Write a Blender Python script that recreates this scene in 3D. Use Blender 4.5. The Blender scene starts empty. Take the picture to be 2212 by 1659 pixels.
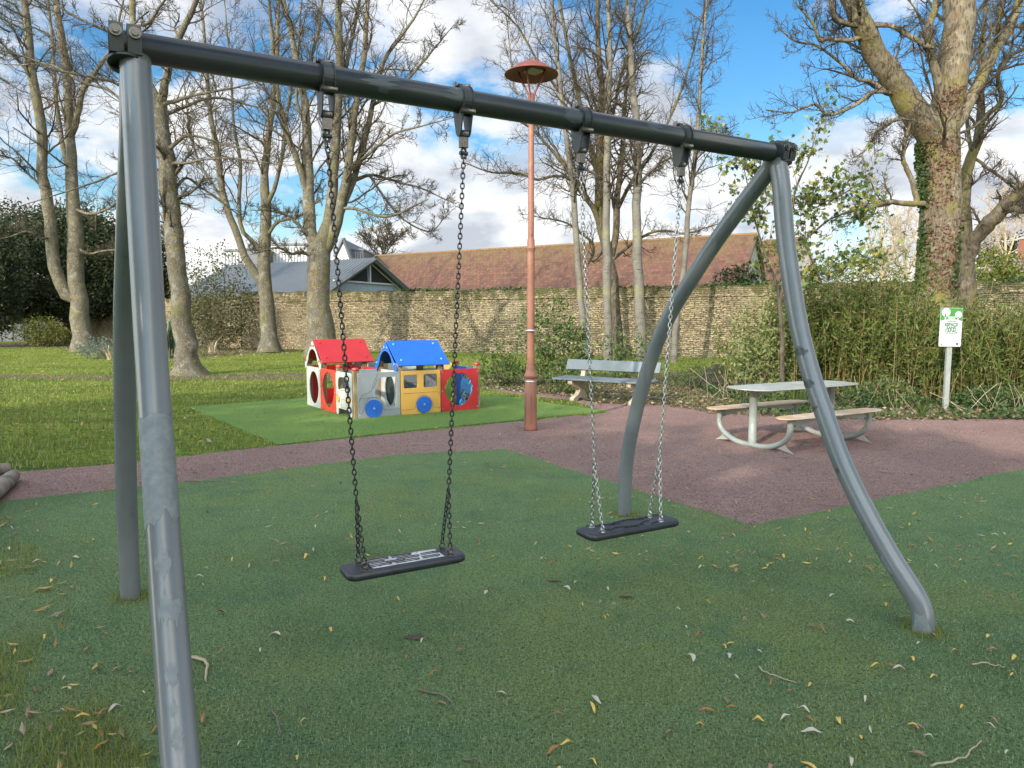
import bpy, math, random
import numpy as np
from mathutils import Vector, Matrix

S = bpy.context.scene
COL = S.collection
R = math.radians
rng = np.random.default_rng(7)
random.seed(7)

# ------------------------------------------------------------------ camera
F_PX, CX, CY = 1534.0, 1106.0, 829.5          # calibrated from the swing frame
PITCH = math.atan(138.5 / F_PX)
CAM_H = 1.6
cam = bpy.data.cameras.new('camera')
cam.sensor_width = 36.0
cam.lens = F_PX / 2212.0 * 36.0
cam.clip_end = 3000
cam.clip_start = 0.05
camo = bpy.data.objects.new('camera', cam)
COL.objects.link(camo)
camo.location = (0, 0, CAM_H)
camo.rotation_euler = (math.pi / 2 - PITCH, 0, 0)
S.camera = camo

# ------------------------------------------------------------------ light
SUN_EL, SUN_AZ = 24.0, 212.0      # azimuth of the sun, degrees clockwise from +Y (behind the camera, left)
sd = bpy.data.lights.new('sun', 'SUN')
sd.energy = 2.7
sd.angle = R(0.6)
sd.color = (1.0, 0.90, 0.74)
so = bpy.data.objects.new('sun', sd)
COL.objects.link(so)
sv = Vector((math.sin(R(SUN_AZ)) * math.cos(R(SUN_EL)), math.cos(R(SUN_AZ)) * math.cos(R(SUN_EL)), math.sin(R(SUN_EL))))
so.rotation_euler = sv.to_track_quat('Z', 'Y').to_euler()

W = bpy.data.worlds.new('World')
S.world = W
W.use_nodes = True
wt = W.node_tree
wt.nodes.clear()


def N(t, typ, **kw):
    n = t.nodes.new(typ)
    for k, v in kw.items():
        if k.startswith('i_'):
            n.inputs[int(k[2:]) if k[2:].isdigit() else k[2:]].default_value = v
        else:
            setattr(n, k, v)
    return n


def ramp(t, stops, interp='LINEAR'):
    n = t.nodes.new('ShaderNodeValToRGB')
    n.color_ramp.interpolation = interp
    els = n.color_ramp.elements
    while len(els) > 1:
        els.remove(els[-1])
    els[0].position = stops[0][0]
    els[0].color = (*stops[0][1], 1) if len(stops[0][1]) == 3 else stops[0][1]
    for p, c in stops[1:]:
        e = els.new(p)
        e.color = (*c, 1) if len(c) == 3 else c
    return n


def g(v):
    return (v, v, v)


sky = N(wt, 'ShaderNodeTexSky', sky_type='NISHITA', sun_disc=False)
sky.sun_elevation = R(SUN_EL)
sky.sun_rotation = R(SUN_AZ)
sky.air_density = 1.2
sky.dust_density = 0.3
sky.ozone_density = 3.0
tc = N(wt, 'ShaderNodeTexCoord')
sep = N(wt, 'ShaderNodeSeparateXYZ')
wt.links.new(tc.outputs['Generated'], sep.inputs[0])
addz = N(wt, 'ShaderNodeMath', operation='ADD', i_1=0.38)
wt.links.new(sep.outputs['Z'], addz.inputs[0])
mx = N(wt, 'ShaderNodeMath', operation='MAXIMUM', i_1=0.05)
wt.links.new(addz.outputs[0], mx.inputs[0])
vd = N(wt, 'ShaderNodeVectorMath', operation='SCALE')
inv = N(wt, 'ShaderNodeMath', operation='DIVIDE', i_0=1.0)
wt.links.new(mx.outputs[0], inv.inputs[1])
wt.links.new(tc.outputs['Generated'], vd.inputs[0])
wt.links.new(inv.outputs[0], vd.inputs['Scale'])
off = N(wt, 'ShaderNodeVectorMath', operation='ADD')
off.inputs[1].default_value = (5.3, 2.4, 0)
wt.links.new(vd.outputs[0], off.inputs[0])
cn = N(wt, 'ShaderNodeTexNoise', noise_dimensions='3D')
cn.inputs['Scale'].default_value = 2.3
cn.inputs['Detail'].default_value = 9
cn.inputs['Roughness'].default_value = 0.56
cn.inputs['Distortion'].default_value = 0.25
wt.links.new(off.outputs[0], cn.inputs['Vector'])
# more cloud low down, a little less overhead
eb = N(wt, 'ShaderNodeMapRange')
eb.inputs['From Min'].default_value = 0.05
eb.inputs['From Max'].default_value = 0.55
eb.inputs['To Min'].default_value = 0.09
eb.inputs['To Max'].default_value = -0.035
wt.links.new(sep.outputs['Z'], eb.inputs['Value'])
ca = N(wt, 'ShaderNodeMath', operation='ADD')
wt.links.new(cn.outputs['Fac'], ca.inputs[0])
wt.links.new(eb.outputs[0], ca.inputs[1])
mask = ramp(wt, [(0.475, g(0.02)), (0.52, g(0.6)), (0.57, g(0.97))])
wt.links.new(ca.outputs[0], mask.inputs[0])
cn2 = N(wt, 'ShaderNodeTexNoise')
cn2.inputs['Scale'].default_value = 3.6
cn2.inputs['Detail'].default_value = 6
wt.links.new(off.outputs[0], cn2.inputs['Vector'])
ccol = ramp(wt, [(0.37, (3.1, 3.3, 3.7)), (0.48, (4.9, 5.0, 5.2)), (0.60, (5.9, 5.85, 5.75))])
wt.links.new(cn2.outputs['Fac'], ccol.inputs[0])
hsv = N(wt, 'ShaderNodeHueSaturation')
hsv.inputs['Saturation'].default_value = 1.36
hsv.inputs['Value'].default_value = 0.86
wt.links.new(sky.outputs[0], hsv.inputs['Color'])
mxc = N(wt, 'ShaderNodeMix', data_type='RGBA')
wt.links.new(mask.outputs[0], mxc.inputs[0])
wt.links.new(hsv.outputs[0], mxc.inputs[6])
wt.links.new(ccol.outputs[0], mxc.inputs[7])
bg = N(wt, 'ShaderNodeBackground')
bg.inputs['Strength'].default_value = 0.10
# sky and clouds boosted toward the sun, added fill for the shaded foreground
sdn = N(wt, 'ShaderNodeVectorMath', operation='DOT_PRODUCT')
sdn.inputs[1].default_value = sv
wt.links.new(tc.outputs['Generated'], sdn.inputs[0])
glow = N(wt, 'ShaderNodeMapRange', interpolation_type='SMOOTHSTEP')
glow.inputs['From Min'].default_value = -0.1
glow.inputs['From Max'].default_value = 1.0
glow.inputs['To Min'].default_value = 1.0
glow.inputs['To Max'].default_value = 6.0
wt.links.new(sdn.outputs['Value'], glow.inputs['Value'])
gm = N(wt, 'ShaderNodeVectorMath', operation='SCALE')
wt.links.new(mxc.outputs[2], gm.inputs[0])
wt.links.new(glow.outputs[0], gm.inputs['Scale'])
warm = N(wt, 'ShaderNodeMix', data_type='RGBA', blend_type='MULTIPLY')
wf = N(wt, 'ShaderNodeMapRange')
wf.inputs['From Min'].default_value = 0.0
wf.inputs['From Max'].default_value = 0.6
wt.links.new(sdn.outputs['Value'], wf.inputs['Value'])
wt.links.new(wf.outputs[0], warm.inputs[0])
wt.links.new(gm.outputs[0], warm.inputs[6])
warm.inputs[7].default_value = (1.12, 0.98, 0.74, 1)
wt.links.new(warm.outputs[2], bg.inputs['Color'])
wo = N(wt, 'ShaderNodeOutputWorld')
wt.links.new(bg.outputs[0], wo.inputs['Surface'])

S.view_settings.view_transform = 'Standard'
S.view_settings.look = 'None'
S.view_settings.gamma = 1.0
S.view_settings.exposure = 1.0
S.cycles.max_bounces = 6
S.cycles.transparent_max_bounces = 6
S.cycles.caustics_reflective = False
S.cycles.caustics_refractive = False


# ------------------------------------------------------------------ geometry helpers
def ray(px, py):
    a = (px - CX) / F_PX
    b = -(py - CY) / F_PX
    return np.array([a, math.cos(PITCH) + b * math.sin(PITCH), -math.sin(PITCH) + b * math.cos(PITCH)])


def G(px, py, h=0.0):
    r = ray(px, py)
    k = (h - CAM_H) / r[2]
    return np.array([r[0] * k, r[1] * k, h])


def P(px, py, Y):
    r = ray(px, py)
    return np.array([0, 0, CAM_H]) + r * (Y / r[1])


class MB:
    """collects polygons of any size, then builds ONE mesh"""

    def __init__(s):
        s.v, s.f, s.n = [], [], 0

    def add(s, v, *faces, mat=0, smooth=False):
        v = np.asarray(v, float).reshape(-1, 3)
        for f in faces:
            f = np.asarray(f, np.int64)
            if f.size:
                s.f.append((f + s.n, mat, smooth))
        s.v.append(v)
        s.n += len(v)
        return s

    def box(s, c, size, rz=0.0, mat=0, M=None):
        x, y, z = [q / 2 for q in size]
        v = np.array([[-x, -y, -z], [x, -y, -z], [x, y, -z], [-x, y, -z], [-x, -y, z], [x, -y, z], [x, y, z], [-x, y, z]])
        if M is not None:
            v = v @ np.asarray(M).T
        if rz:
            cs, sn = math.cos(rz), math.sin(rz)
            v = v @ np.array([[cs, sn, 0], [-sn, cs, 0], [0, 0, 1]])
        return s.add(v + np.asarray(c), [[0, 3, 2, 1], [4, 5, 6, 7], [0, 1, 5, 4], [1, 2, 6, 5], [2, 3, 7, 6], [3, 0, 4, 7]], mat=mat)

    def tubes(s, pts, rad, k=6, mat=0, smooth=True, caps=False):
        pts = np.asarray(pts, float)
        if pts.ndim == 2:
            pts = pts[None]
        n, m, _ = pts.shape
        rad = np.broadcast_to(np.asarray(rad, float), (n, m))
        t = np.empty_like(pts)
        t[:, 1:-1] = pts[:, 2:] - pts[:, :-2]
        t[:, 0] = pts[:, 1] - pts[:, 0]
        t[:, -1] = pts[:, -1] - pts[:, -2]
        t /= np.linalg.norm(t, axis=2, keepdims=True) + 1e-9
        mean = pts[:, -1] - pts[:, 0]
        ref = np.where((np.abs(mean[:, 2:3]) > 0.75 * np.linalg.norm(mean, axis=1, keepdims=True)), np.array([[1., 0.2, 0]]), np.array([[0, 0.1, 1.]]))
        a = np.cross(t, ref[:, None, :])
        a /= np.linalg.norm(a, axis=2, keepdims=True) + 1e-9
        b = np.cross(t, a)
        ang = np.arange(k) * 2 * math.pi / k
        ring = pts[:, :, None] + rad[:, :, None, None] * (np.cos(ang)[None, None, :, None] * a[:, :, None] + np.sin(ang)[None, None, :, None] * b[:, :, None])
        idx = np.arange(n * m * k).reshape(n, m, k)
        i0, i1 = idx[:, :-1], idx[:, 1:]
        q = np.stack([i0, np.roll(i0, -1, 2), np.roll(i1, -1, 2), i1], -1).reshape(-1, 4)
        fs = [q]
        if caps:
            fs += [idx[:, 0, ::-1], idx[:, -1]]
        return s.add(ring.reshape(-1, 3), q, mat=mat, smooth=smooth) if not caps else s._capt(ring, q, idx, mat, smooth)

    def _capt(s, ring, q, idx, mat, smooth):
        n0 = s.n
        s.add(ring.reshape(-1, 3), q, mat=mat, smooth=smooth)
        s.f.append((idx[:, 0, :] + n0, mat, False))
        s.f.append((idx[:, -1, ::-1] + n0, mat, False))
        return s

    def cyl(s, a, b, r, k=16, mat=0, r2=None):
        return s.tubes(np.array([[a, b]], float), np.array([[r, r if r2 is None else r2]]), k, mat, True, True)

    def lathe(s, prof, c=(0, 0, 0), k=28, mat=0, smooth=True):
        prof = np.asarray(prof, float)
        ang = np.arange(k) * 2 * math.pi / k
        v = np.stack([prof[:, 0:1] * np.cos(ang), prof[:, 0:1] * np.sin(ang), np.repeat(prof[:, 1:2], k, 1)], -1)
        idx = np.arange(len(prof) * k).reshape(len(prof), k)
        q = np.stack([idx[:-1], np.roll(idx[:-1], -1, 1), np.roll(idx[1:], -1, 1), idx[1:]], -1).reshape(-1, 4)
        return s.add(v.reshape(-1, 3) + np.asarray(c), q, mat=mat, smooth=smooth)

    def mesh(s, name, mats, origin=None):
        me = bpy.data.meshes.new(name)
        v = np.concatenate(s.v).astype(np.float32)
        if origin is not None:
            v = v - np.asarray(origin, np.float32)
        me.vertices.add(len(v))
        me.vertices.foreach_set('co', v.ravel())
        lv, ls, mi, sm = [], [], [], []
        for f, m, smo in s.f:
            lv.append(f.ravel())
            ls.append(np.full(len(f), f.shape[1]))
            mi.append(np.full(len(f), m))
            sm.append(np.full(len(f), smo))
        lv = np.concatenate(lv)
        ls = np.concatenate(ls)
        me.loops.add(len(lv))
        me.loops.foreach_set('vertex_index', lv.astype(np.int32))
        me.polygons.add(len(ls))
        me.polygons.foreach_set('loop_start', (np.cumsum(ls) - ls).astype(np.int32))
        me.polygons.foreach_set('material_index', np.concatenate(mi).astype(np.int32))
        me.polygons.foreach_set('use_smooth', np.concatenate(sm))
        me.update(calc_edges=True)
        for m in (mats if isinstance(mats, (list, tuple)) else [mats]):
            me.materials.append(m)
        return me

    def obj(s, name, mats, parent=None, origin=None):
        if origin is None and parent is not None:
            origin = world_loc(parent)
        me = s.mesh(name, mats, origin)
        o = bpy.data.objects.new(name, me)
        COL.objects.link(o)
        if parent is not None:
            o.parent = parent
        elif origin is not None:
            o.location = origin
        return o


def world_loc(o):
    l = np.array(o.location)
    while o.parent is not None:
        o = o.parent
        l = l + np.array(o.location)
    return l


def tag(o, label=None, cat=None, group=None, kind=None):
    if label:
        o['label'] = label
    if cat:
        o['category'] = cat
    if group:
        o['group'] = group
    if kind:
        o['kind'] = kind
    return o


def thing(name, label, cat, loc=(0, 0, 0), group=None):
    o = bpy.data.objects.new(name, None)
    COL.objects.link(o)
    o.location = tuple(float(q) for q in loc)
    o.empty_display_size = 0.2
    return tag(o, label, cat, group)


def part(name, mesh, parent, mat=None):
    o = bpy.data.objects.new(name, mesh)
    COL.objects.link(o)
    o.parent = parent
    return o


def flat_mesh(outer, holes, thick, mat, bevel=0.0, name='panel'):
    """board with holes: outline in local XY, thickness along Z, centred"""
    cu = bpy.data.curves.new('tmp', 'CURVE')
    cu.dimensions = '2D'
    cu.fill_mode = 'BOTH'
    cu.extrude = thick / 2 - bevel
    cu.bevel_depth = bevel
    cu.bevel_resolution = 1
    cu.offset = -bevel
    for lp in [outer] + list(holes):
        sp = cu.splines.new('POLY')
        sp.points.add(len(lp) - 1)
        for i, (x, y) in enumerate(lp):
            sp.points[i].co = (x, y, 0, 1)
        sp.use_cyclic_u = True
    o = bpy.data.objects.new('tmp', cu)
    me = bpy.data.meshes.new_from_object(o)
    bpy.data.objects.remove(o)
    bpy.data.curves.remove(cu)
    me.name = name
    me.materials.clear()
    me.materials.append(mat)
    return me


def text_mesh(body, size, mat, thick=0.0015, spacing=1.0, shear=0.0, bold=0.0, align='CENTER'):
    cu = bpy.data.curves.new('tmp', 'FONT')
    cu.body = body
    cu.size = size
    cu.extrude = thick
    cu.offset = bold
    cu.shear = shear
    cu.space_character = spacing
    cu.align_x = align
    cu.align_y = 'CENTER'
    o = bpy.data.objects.new('tmp', cu)
    me = bpy.data.meshes.new_from_object(o)
    bpy.data.objects.remove(o)
    bpy.data.curves.remove(cu)
    me.materials.clear()
    me.materials.append(mat)
    return me


def xf(me, M, origin=(0, 0, 0)):
    me.transform(Matrix.Translation(-Vector([float(q) for q in origin])) @ M)
    me.update()
    return me


def frame(o, ex, ey, ez=None):
    ex = Vector(ex).normalized()
    ey = Vector(ey).normalized()
    ez = Vector(ez) if ez is not None else ex.cross(ey)
    m = Matrix.Identity(4)
    for i in range(3):
        m[i][0], m[i][1], m[i][2], m[i][3] = ex[i], ey[i], ez[i], float(o[i])
    return m


def rrect(x0, y0, x1, y1, r, n=5):
    o = []
    for cx, cy, a in ((x1 - r, y0 + r, -90), (x1 - r, y1 - r, 0), (x0 + r, y1 - r, 90), (x0 + r, y0 + r, 180)):
        for i in range(n + 1):
            t = R(a + 90 * i / n)
            o.append((cx + r * math.cos(t), cy + r * math.sin(t)))
    return o


def ell(cx, cy, rx, ry, n=36, wob=0.0, k=0):
    return [(cx + (rx + wob * abs(math.sin(k * math.pi * i / n))) * math.cos(2 * math.pi * i / n), cy + (ry + wob * abs(math.sin(k * math.pi * i / n))) * math.sin(2 * math.pi * i / n)) for i in range(n)]


def smooth_path(pts, n):
    """Catmull-Rom through points, n samples evenly spaced"""
    p = np.asarray(pts, float)
    q = np.vstack([2 * p[0] - p[1], p, 2 * p[-1] - p[-2]])
    out = []
    for i in range(1, len(q) - 2):
        for t in np.linspace(0, 1, 12, endpoint=False):
            a, b, c, d = q[i - 1], q[i], q[i + 1], q[i + 2]
            out.append(0.5 * (2 * b + (c - a) * t + (2 * a - 5 * b + 4 * c - d) * t * t + (3 * b - a - 3 * c + d) * t ** 3))
    out.append(p[-1])
    out = np.array(out)
    L = np.r_[0, np.cumsum(np.linalg.norm(np.diff(out[:, :3], axis=0), axis=1))]
    ts = np.linspace(0, L[-1], n)
    return np.stack([np.interp(ts, L, out[:, j]) for j in range(out.shape[1])], 1)


# ------------------------------------------------------------------ materials
def mat(name, col, rough=0.6, metal=0.0, var=None, bump=0.0, bscale=40.0, vscale=6.0, spec=0.5, island=None, coat=0.0, trans=0.0):
    """col base; var second colour mixed by noise; island: (dark, light) random per leaf"""
    m = bpy.data.materials.new(name)
    m.use_nodes = True
    t = m.node_tree
    b = t.nodes['Principled BSDF']
    b.inputs['Base Color'].default_value = (*col, 1)
    b.inputs['Roughness'].default_value = rough
    b.inputs['Metallic'].default_value = metal
    b.inputs['Specular IOR Level'].default_value = spec
    b.inputs['Coat Weight'].default_value = coat
    tcn = N(t, 'ShaderNodeTexCoord')
    src = None
    if island:
        gi = N(t, 'ShaderNodeNewGeometry')
        rp = ramp(t, island)
        t.links.new(gi.outputs['Random Per Island'], rp.inputs[0])
        src = rp.outputs[0]
        t.links.new(src, b.inputs['Base Color'])
    if var is not None:
        nz = N(t, 'ShaderNodeTexNoise')
        nz.inputs['Scale'].default_value = vscale
        nz.inputs['Detail'].default_value = 8
        nz.inputs['Roughness'].default_value = 0.65
        t.links.new(tcn.outputs['Object'], nz.inputs['Vector'])
        rp = ramp(t, [(0.35, col), (0.65, var)])
        t.links.new(nz.outputs['Fac'], rp.inputs[0])
        t.links.new(rp.outputs[0], b.inputs['Base Color'])
    if bump:
        nb = N(t, 'ShaderNodeTexNoise')
        nb.inputs['Scale'].default_value = bscale
        nb.inputs['Detail'].default_value = 6
        t.links.new(tcn.outputs['Object'], nb.inputs['Vector'])
        bp = N(t, 'ShaderNodeBump')
        bp.inputs['Strength'].default_value = bump
        bp.inputs['Distance'].default_value = 0.02
        t.links.new(nb.outputs['Fac'], bp.inputs['Height'])
        t.links.new(bp.outputs[0], b.inputs['Normal'])
    if trans:
        tr = N(t, 'ShaderNodeBsdfTranslucent')
        if src is not None:
            t.links.new(src, tr.inputs['Color'])
        else:
            tr.inputs['Color'].default_value = (*col, 1)
        ms = N(t, 'ShaderNodeMixShader')
        ms.inputs[0].default_value = trans
        t.links.new(b.outputs[0], ms.inputs[1])
        t.links.new(tr.outputs[0], ms.inputs[2])
        t.links.new(ms.outputs[0], t.nodes['Material Output'].inputs['Surface'])
    return m


def layered(name, layers, rough=0.9, bump=0.5, bscale=(1, 1, 1), bsc=20, bdist=0.02, spec=0.3, coord='Object'):
    """layers: list of (color) base then (color, scale, lo, hi, stretch) masks"""
    m = bpy.data.materials.new(name)
    m.use_nodes = True
    t = m.node_tree
    b = t.nodes['Principled BSDF']
    b.inputs['Roughness'].default_value = rough
    b.inputs['Specular IOR Level'].default_value = spec
    tcn = N(t, 'ShaderNodeTexCoord')
    cur = None
    for i, L in enumerate(layers):
        col, sc, lo, hi = L[:4]
        st = L[4] if len(L) > 4 else (1, 1, 1)
        if cur is None:
            rgb = N(t, 'ShaderNodeRGB')
            rgb.outputs[0].default_value = (*col, 1)
            cur = rgb.outputs[0]
            continue
        mp = N(t, 'ShaderNodeMapping')
        mp.inputs['Scale'].default_value = st
        mp.inputs['Location'].default_value = (i * 3.7, i * 1.3, i * 2.1)
        t.links.new(tcn.outputs[coord], mp.inputs['Vector'])
        nz = N(t, 'ShaderNodeTexNoise')
        nz.inputs['Scale'].default_value = sc
        nz.inputs['Detail'].default_value = 7
        nz.inputs['Roughness'].default_value = 0.62
        t.links.new(mp.outputs[0], nz.inputs['Vector'])
        rp = ramp(t, [(lo, g(0)), (hi, g(1))])
        t.links.new(nz.outputs['Fac'], rp.inputs[0])
        mxn = N(t, 'ShaderNodeMix', data_type='RGBA')
        t.links.new(rp.outputs[0], mxn.inputs[0])
        t.links.new(cur, mxn.inputs[6])
        mxn.inputs[7].default_value = (*col, 1)
        cur = mxn.outputs[2]
    t.links.new(cur, b.inputs['Base Color'])
    if bump:
        mp = N(t, 'ShaderNodeMapping')
        mp.inputs['Scale'].default_value = bscale
        t.links.new(tcn.outputs[coord], mp.inputs['Vector'])
        nb = N(t, 'ShaderNodeTexNoise')
        nb.inputs['Scale'].default_value = bsc
        nb.inputs['Detail'].default_value = 8
        nb.inputs['Roughness'].default_value = 0.7
        t.links.new(mp.outputs[0], nb.inputs['Vector'])
        bp = N(t, 'ShaderNodeBump')
        bp.inputs['Strength'].default_value = bump
        bp.inputs['Distance'].default_value = bdist
        t.links.new(nb.outputs['Fac'], bp.inputs['Height'])
        t.links.new(bp.outputs[0], b.inputs['Normal'])
    return m


M_turf = layered('artificial turf', [((.140, .200, .080), 0, 0, 0), ((.168, .200, .062), .8, .46, .66), ((.085, .150, .075), 2.5, .5, .7),
                                     ((.085, .125, .05), .5, .50, .64), ((.035, .068, .028), 70, .50, .62), ((.21, .285, .16), 85, .54, .64), ((.10, .095, .05), 6, .64, .76)], 0.95, 1.0, bsc=160, bdist=0.012, spec=.1)
M_turf2 = layered('bright turf', [((.130, .205, .055), 0, 0, 0), ((.17, .24, .055), 1.1, .42, .66), ((.08, .14, .045), 60, .5, .62), ((.20, .27, .08), 90, .58, .68)], 0.95, 1.0, bsc=120, bdist=0.012, spec=.1)
M_lawn = layered('lawn', [((.150, .190, .030), 0, 0, 0), ((.205, .245, .038), .5, .42, .6), ((.045, .075, .016), .8, .5, .68, (.35, 1.6, 1)), ((.050, .085, .014), 12, .45, .62),
                          ((.15, .20, .045), 30, .56, .68), ((.16, .13, .07), 2.4, .66, .76, (.5, 1.5, 1))], 0.95, 1.0, bsc=45, bdist=0.03, spec=.1)
M_rubber = layered('rubber mulch path', [((.265, .160, .130), 0, 0, 0), ((.33, .205, .165), .8, .42, .62), ((.15, .10, .095), 55, .48, .62), ((.50, .38, .36), 120, .57, .66),
                                         ((.24, .16, .15), 9, .5, .65)], 0.95, 1.0, bsc=95, bdist=0.02, spec=.15)
M_dirt = layered('bare soil', [((.10, .072, .05), 0, 0, 0), ((.16, .12, .085), 3, .45, .65), ((.05, .036, .024), 20, .5, .65)], 0.95, .9, bsc=30, bdist=.03)
M_bed = layered('leaf mould', [((.075, .052, .034), 0, 0, 0), ((.14, .10, .062), 6, .45, .62), ((.035, .026, .017), 16, .5, .62), ((.04, .07, .02), 1.2, .55, .7)], 0.95, 1, bsc=22, bdist=.05)
M_bark = layered('lichened bark', [((.118, .108, .086), 0, 0, 0), ((.085, .070, .050), 5, .45, .62, (1, 1, .5)), ((.215, .205, .175), 2.6, .55, .68), ((.19, .145, .045), 5.1, .55, .66),
                                   ((.40, .40, .37), 24, .60, .68), ((.30, .21, .04), 16, .60, .70), ((.07, .058, .04), 22, .56, .66, (1, 1, .6)), ((.11, .115, .04), 1.4, .56, .7)], 0.95, 1.0, (1, 1, .4), 18, .05)
M_bark2 = layered('mossy grey bark', [((.120, .098, .072), 0, 0, 0), ((.050, .040, .030), 20, .47, .60, (1, 1, .22)), ((.19, .165, .13), 4, .52, .66), ((.125, .110, .038), 1.5, .46, .64),
                                      ((.26, .12, .06), 1.1, .62, .74)], 0.95, 1.0, (1, 1, .22), 20, .07)
M_bark_d = layered('dark twig bark', [((.045, .036, .026), 0, 0, 0), ((.095, .078, .055), 4, .45, .6), ((.12, .10, .03), 2, .58, .7)], 0.95, 0)
M_bark3 = layered('tan furrowed bark', [((.20, .165, .115), 0, 0, 0), ((.075, .058, .040), 20, .46, .60, (1, 1, .22)), ((.29, .25, .185), 4, .52, .66), ((.19, .165, .05), 1.5, .50, .66), ((.20, .11, .06), 1.1, .62, .74)], 0.95, 1.0, (1, 1, .22), 20, .07)
M_birch = layered('birch bark', [((.155, .145, .125), 0, 0, 0), ((.11, .095, .078), 2.5, .45, .62), ((.075, .062, .05), 3.2, .58, .64, (1, 1, 7)), ((.13, .11, .09), 1.6, .62, .68, (1, 1, 3)),
                                 ((.24, .22, .10), .9, .58, .72)], 0.85, .4, (1, 1, 6), 6, .02)
M_metal = layered('grey painted steel', [((.138, .148, .156), 0, 0, 0), ((.165, .176, .184), 1.6, .45, .7), ((.105, .115, .122), 5, .62, .7)], 0.24, .06, bsc=60, bdist=.002, spec=.6)


M_bar = layered('shade darkened painted steel', [((.028, .032, .035), 0, 0, 0), ((.036, .041, .044), 1.6, .45, .7), ((.021, .025, .027), 5, .62, .7)], 0.28, .06, bsc=60, bdist=.002, spec=.55)  # same paint as the legs, underside shade put into the colour


M_dark = mat('dark cast fitting', (.038, .044, .047), .45, .3, bump=.06, bscale=120)
M_steel = mat('dull steel', (.16, .145, .13), .42, .85, bump=.2, bscale=120)
M_chain_d = mat('dark chain steel', (.055, .055, .058), .38, .75)
M_chain_l = mat('galvanised chain', (.50, .50, .49), .28, .9)
M_rub = mat('black rubber seat', (.018, .020, .026), .40, var=(.030, .033, .042), vscale=9, bump=.07, bscale=90)
M_rubw = layered('worn rubber with painted sheen', [((.34, .34, .34), 0, 0, 0), ((.62, .61, .60), 9, .4, .60), ((.05, .05, .054), 22, .55, .68)], .22, .3, bsc=60, bdist=.003, spec=.6)  # worn rubber; pale tones stand in for reflected sky
M_groove = mat('groove shadow rubber', (.012, .012, .014), .7)
M_red = mat('red board', (.43, .022, .026), .42, var=(.36, .018, .022), vscale=5)
M_redb = mat('sunlit red board', (.60, .045, .02), .45, var=(.50, .04, .02), vscale=6)  # red board with warm sunlight put into its colour
M_redd = mat('dark red board', (.42, .012, .016), .5)
M_blue = mat('blue board', (.012, .115, .52), .42, var=(.011, .10, .45), vscale=5)
M_lblue = mat('light blue bolt cap', (.12, .36, .72), .4)
M_yel = mat('yellow board', (.54, .32, .065), .45, var=(.48, .28, .06), vscale=5)
M_gry = mat('grey board', (.235, .265, .29), .5, var=(.205, .235, .26), vscale=4)
M_wht = mat('mottled white board', (.47, .47, .44), .55, var=(.33, .34, .315), vscale=7)  # two pale tones mixed by noise
M_grn = mat('green board', (.16, .26, .035), .5)
M_blk = mat('black board', (.02, .03, .03), .5)
M_line = mat('engraved line', (.085, .09, .095), .7)
M_lineb = mat('engraved brown line', (.16, .09, .02), .7)
M_wood = layered('playhouse post wood', [((.26, .19, .10), 0, 0, 0), ((.17, .115, .06), 5, .45, .62, (6, 6, .5)), ((.34, .27, .17), 2, .56, .7)], .8, .4, (6, 6, .6), 20, .01)
M_cream = mat('cream concrete', (.40, .345, .265), .85, var=(.33, .28, .21), vscale=8, bump=.3, bscale=60)
M_slat = layered('grey blue bench board', [((.115, .135, .15), 0, 0, 0), ((.09, .108, .12), 3, .45, .62, (1, 1, 1)), ((.19, .21, .225), 1.5, .55, .7)], .55, .2, bsc=40, bdist=.003)
M_table = layered('grey laminate top', [((.33, .33, .295), 0, 0, 0), ((.26, .26, .235), 5, .45, .62), ((.40, .385, .35), 2, .55, .7)], .5, .15, bsc=50, bdist=.003)
M_benchw = layered('tan laminate seat', [((.52, .36, .24), 0, 0, 0), ((.44, .30, .20), 4, .45, .62), ((.55, .47, .40), 1.6, .52, .66)], .5, .15, bsc=50, bdist=.003)
M_tsteel = layered('pale grey steel', [((.25, .27, .25), 0, 0, 0), ((.19, .205, .19), 4, .5, .7)], .4, .1, bsc=60, bdist=.002, spec=.5)
M_plate = mat('grey beige plate', (.34, .33, .29), .6, var=(.28, .27, .23), vscale=6)
M_lamp = layered('salmon lamp paint', [((.27, .120, .082), 0, 0, 0), ((.21, .09, .062), 2.5, .45, .65, (1, 1, .5)), ((.40, .21, .145), 1.5, .56, .7), ((.10, .035, .02), 9, .66, .70)], .5, .2, bsc=50, bdist=.003)
M_lampr = mat('rust red lamp shade', (.20, .055, .040), .55, var=(.15, .04, .03), vscale=6)
M_lampg = mat('frosted lamp glass', (.30, .28, .22), .4)
M_post = mat('galvanised sign post', (.30, .315, .30), .55, .1, var=(.23, .245, .23), vscale=12)
M_swht = mat('sign white', (.48, .49, .52), .4)
M_sgrn = mat('sign green', (.03, .20, .028), .45)
M_stxt = mat('sign dark green', (.010, .095, .022), .5)
M_sgry = mat('sign grey', (.42, .46, .44), .5)
M_sblu = mat('sign blue', (.05, .08, .30), .5)
M_slbl = mat('sign pale blue', (.42, .50, .70), .5)
M_sred = mat('sign red', (.60, .06, .04), .5)
M_log = layered('weathered log', [((.22, .19, .15), 0, 0, 0), ((.12, .10, .075), 4, .45, .62, (1, 1, 1)), ((.32, .28, .23), 3, .55, .7)], .9, .6, bsc=25, bdist=.02)


def leafmat(name, cols, rough=.55, trans=.3):
    n = len(cols)
    return mat(name, cols[0], rough, island=[(i / max(1, n - 1), c) for i, c in enumerate(cols)], trans=trans, spec=.3)


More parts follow.
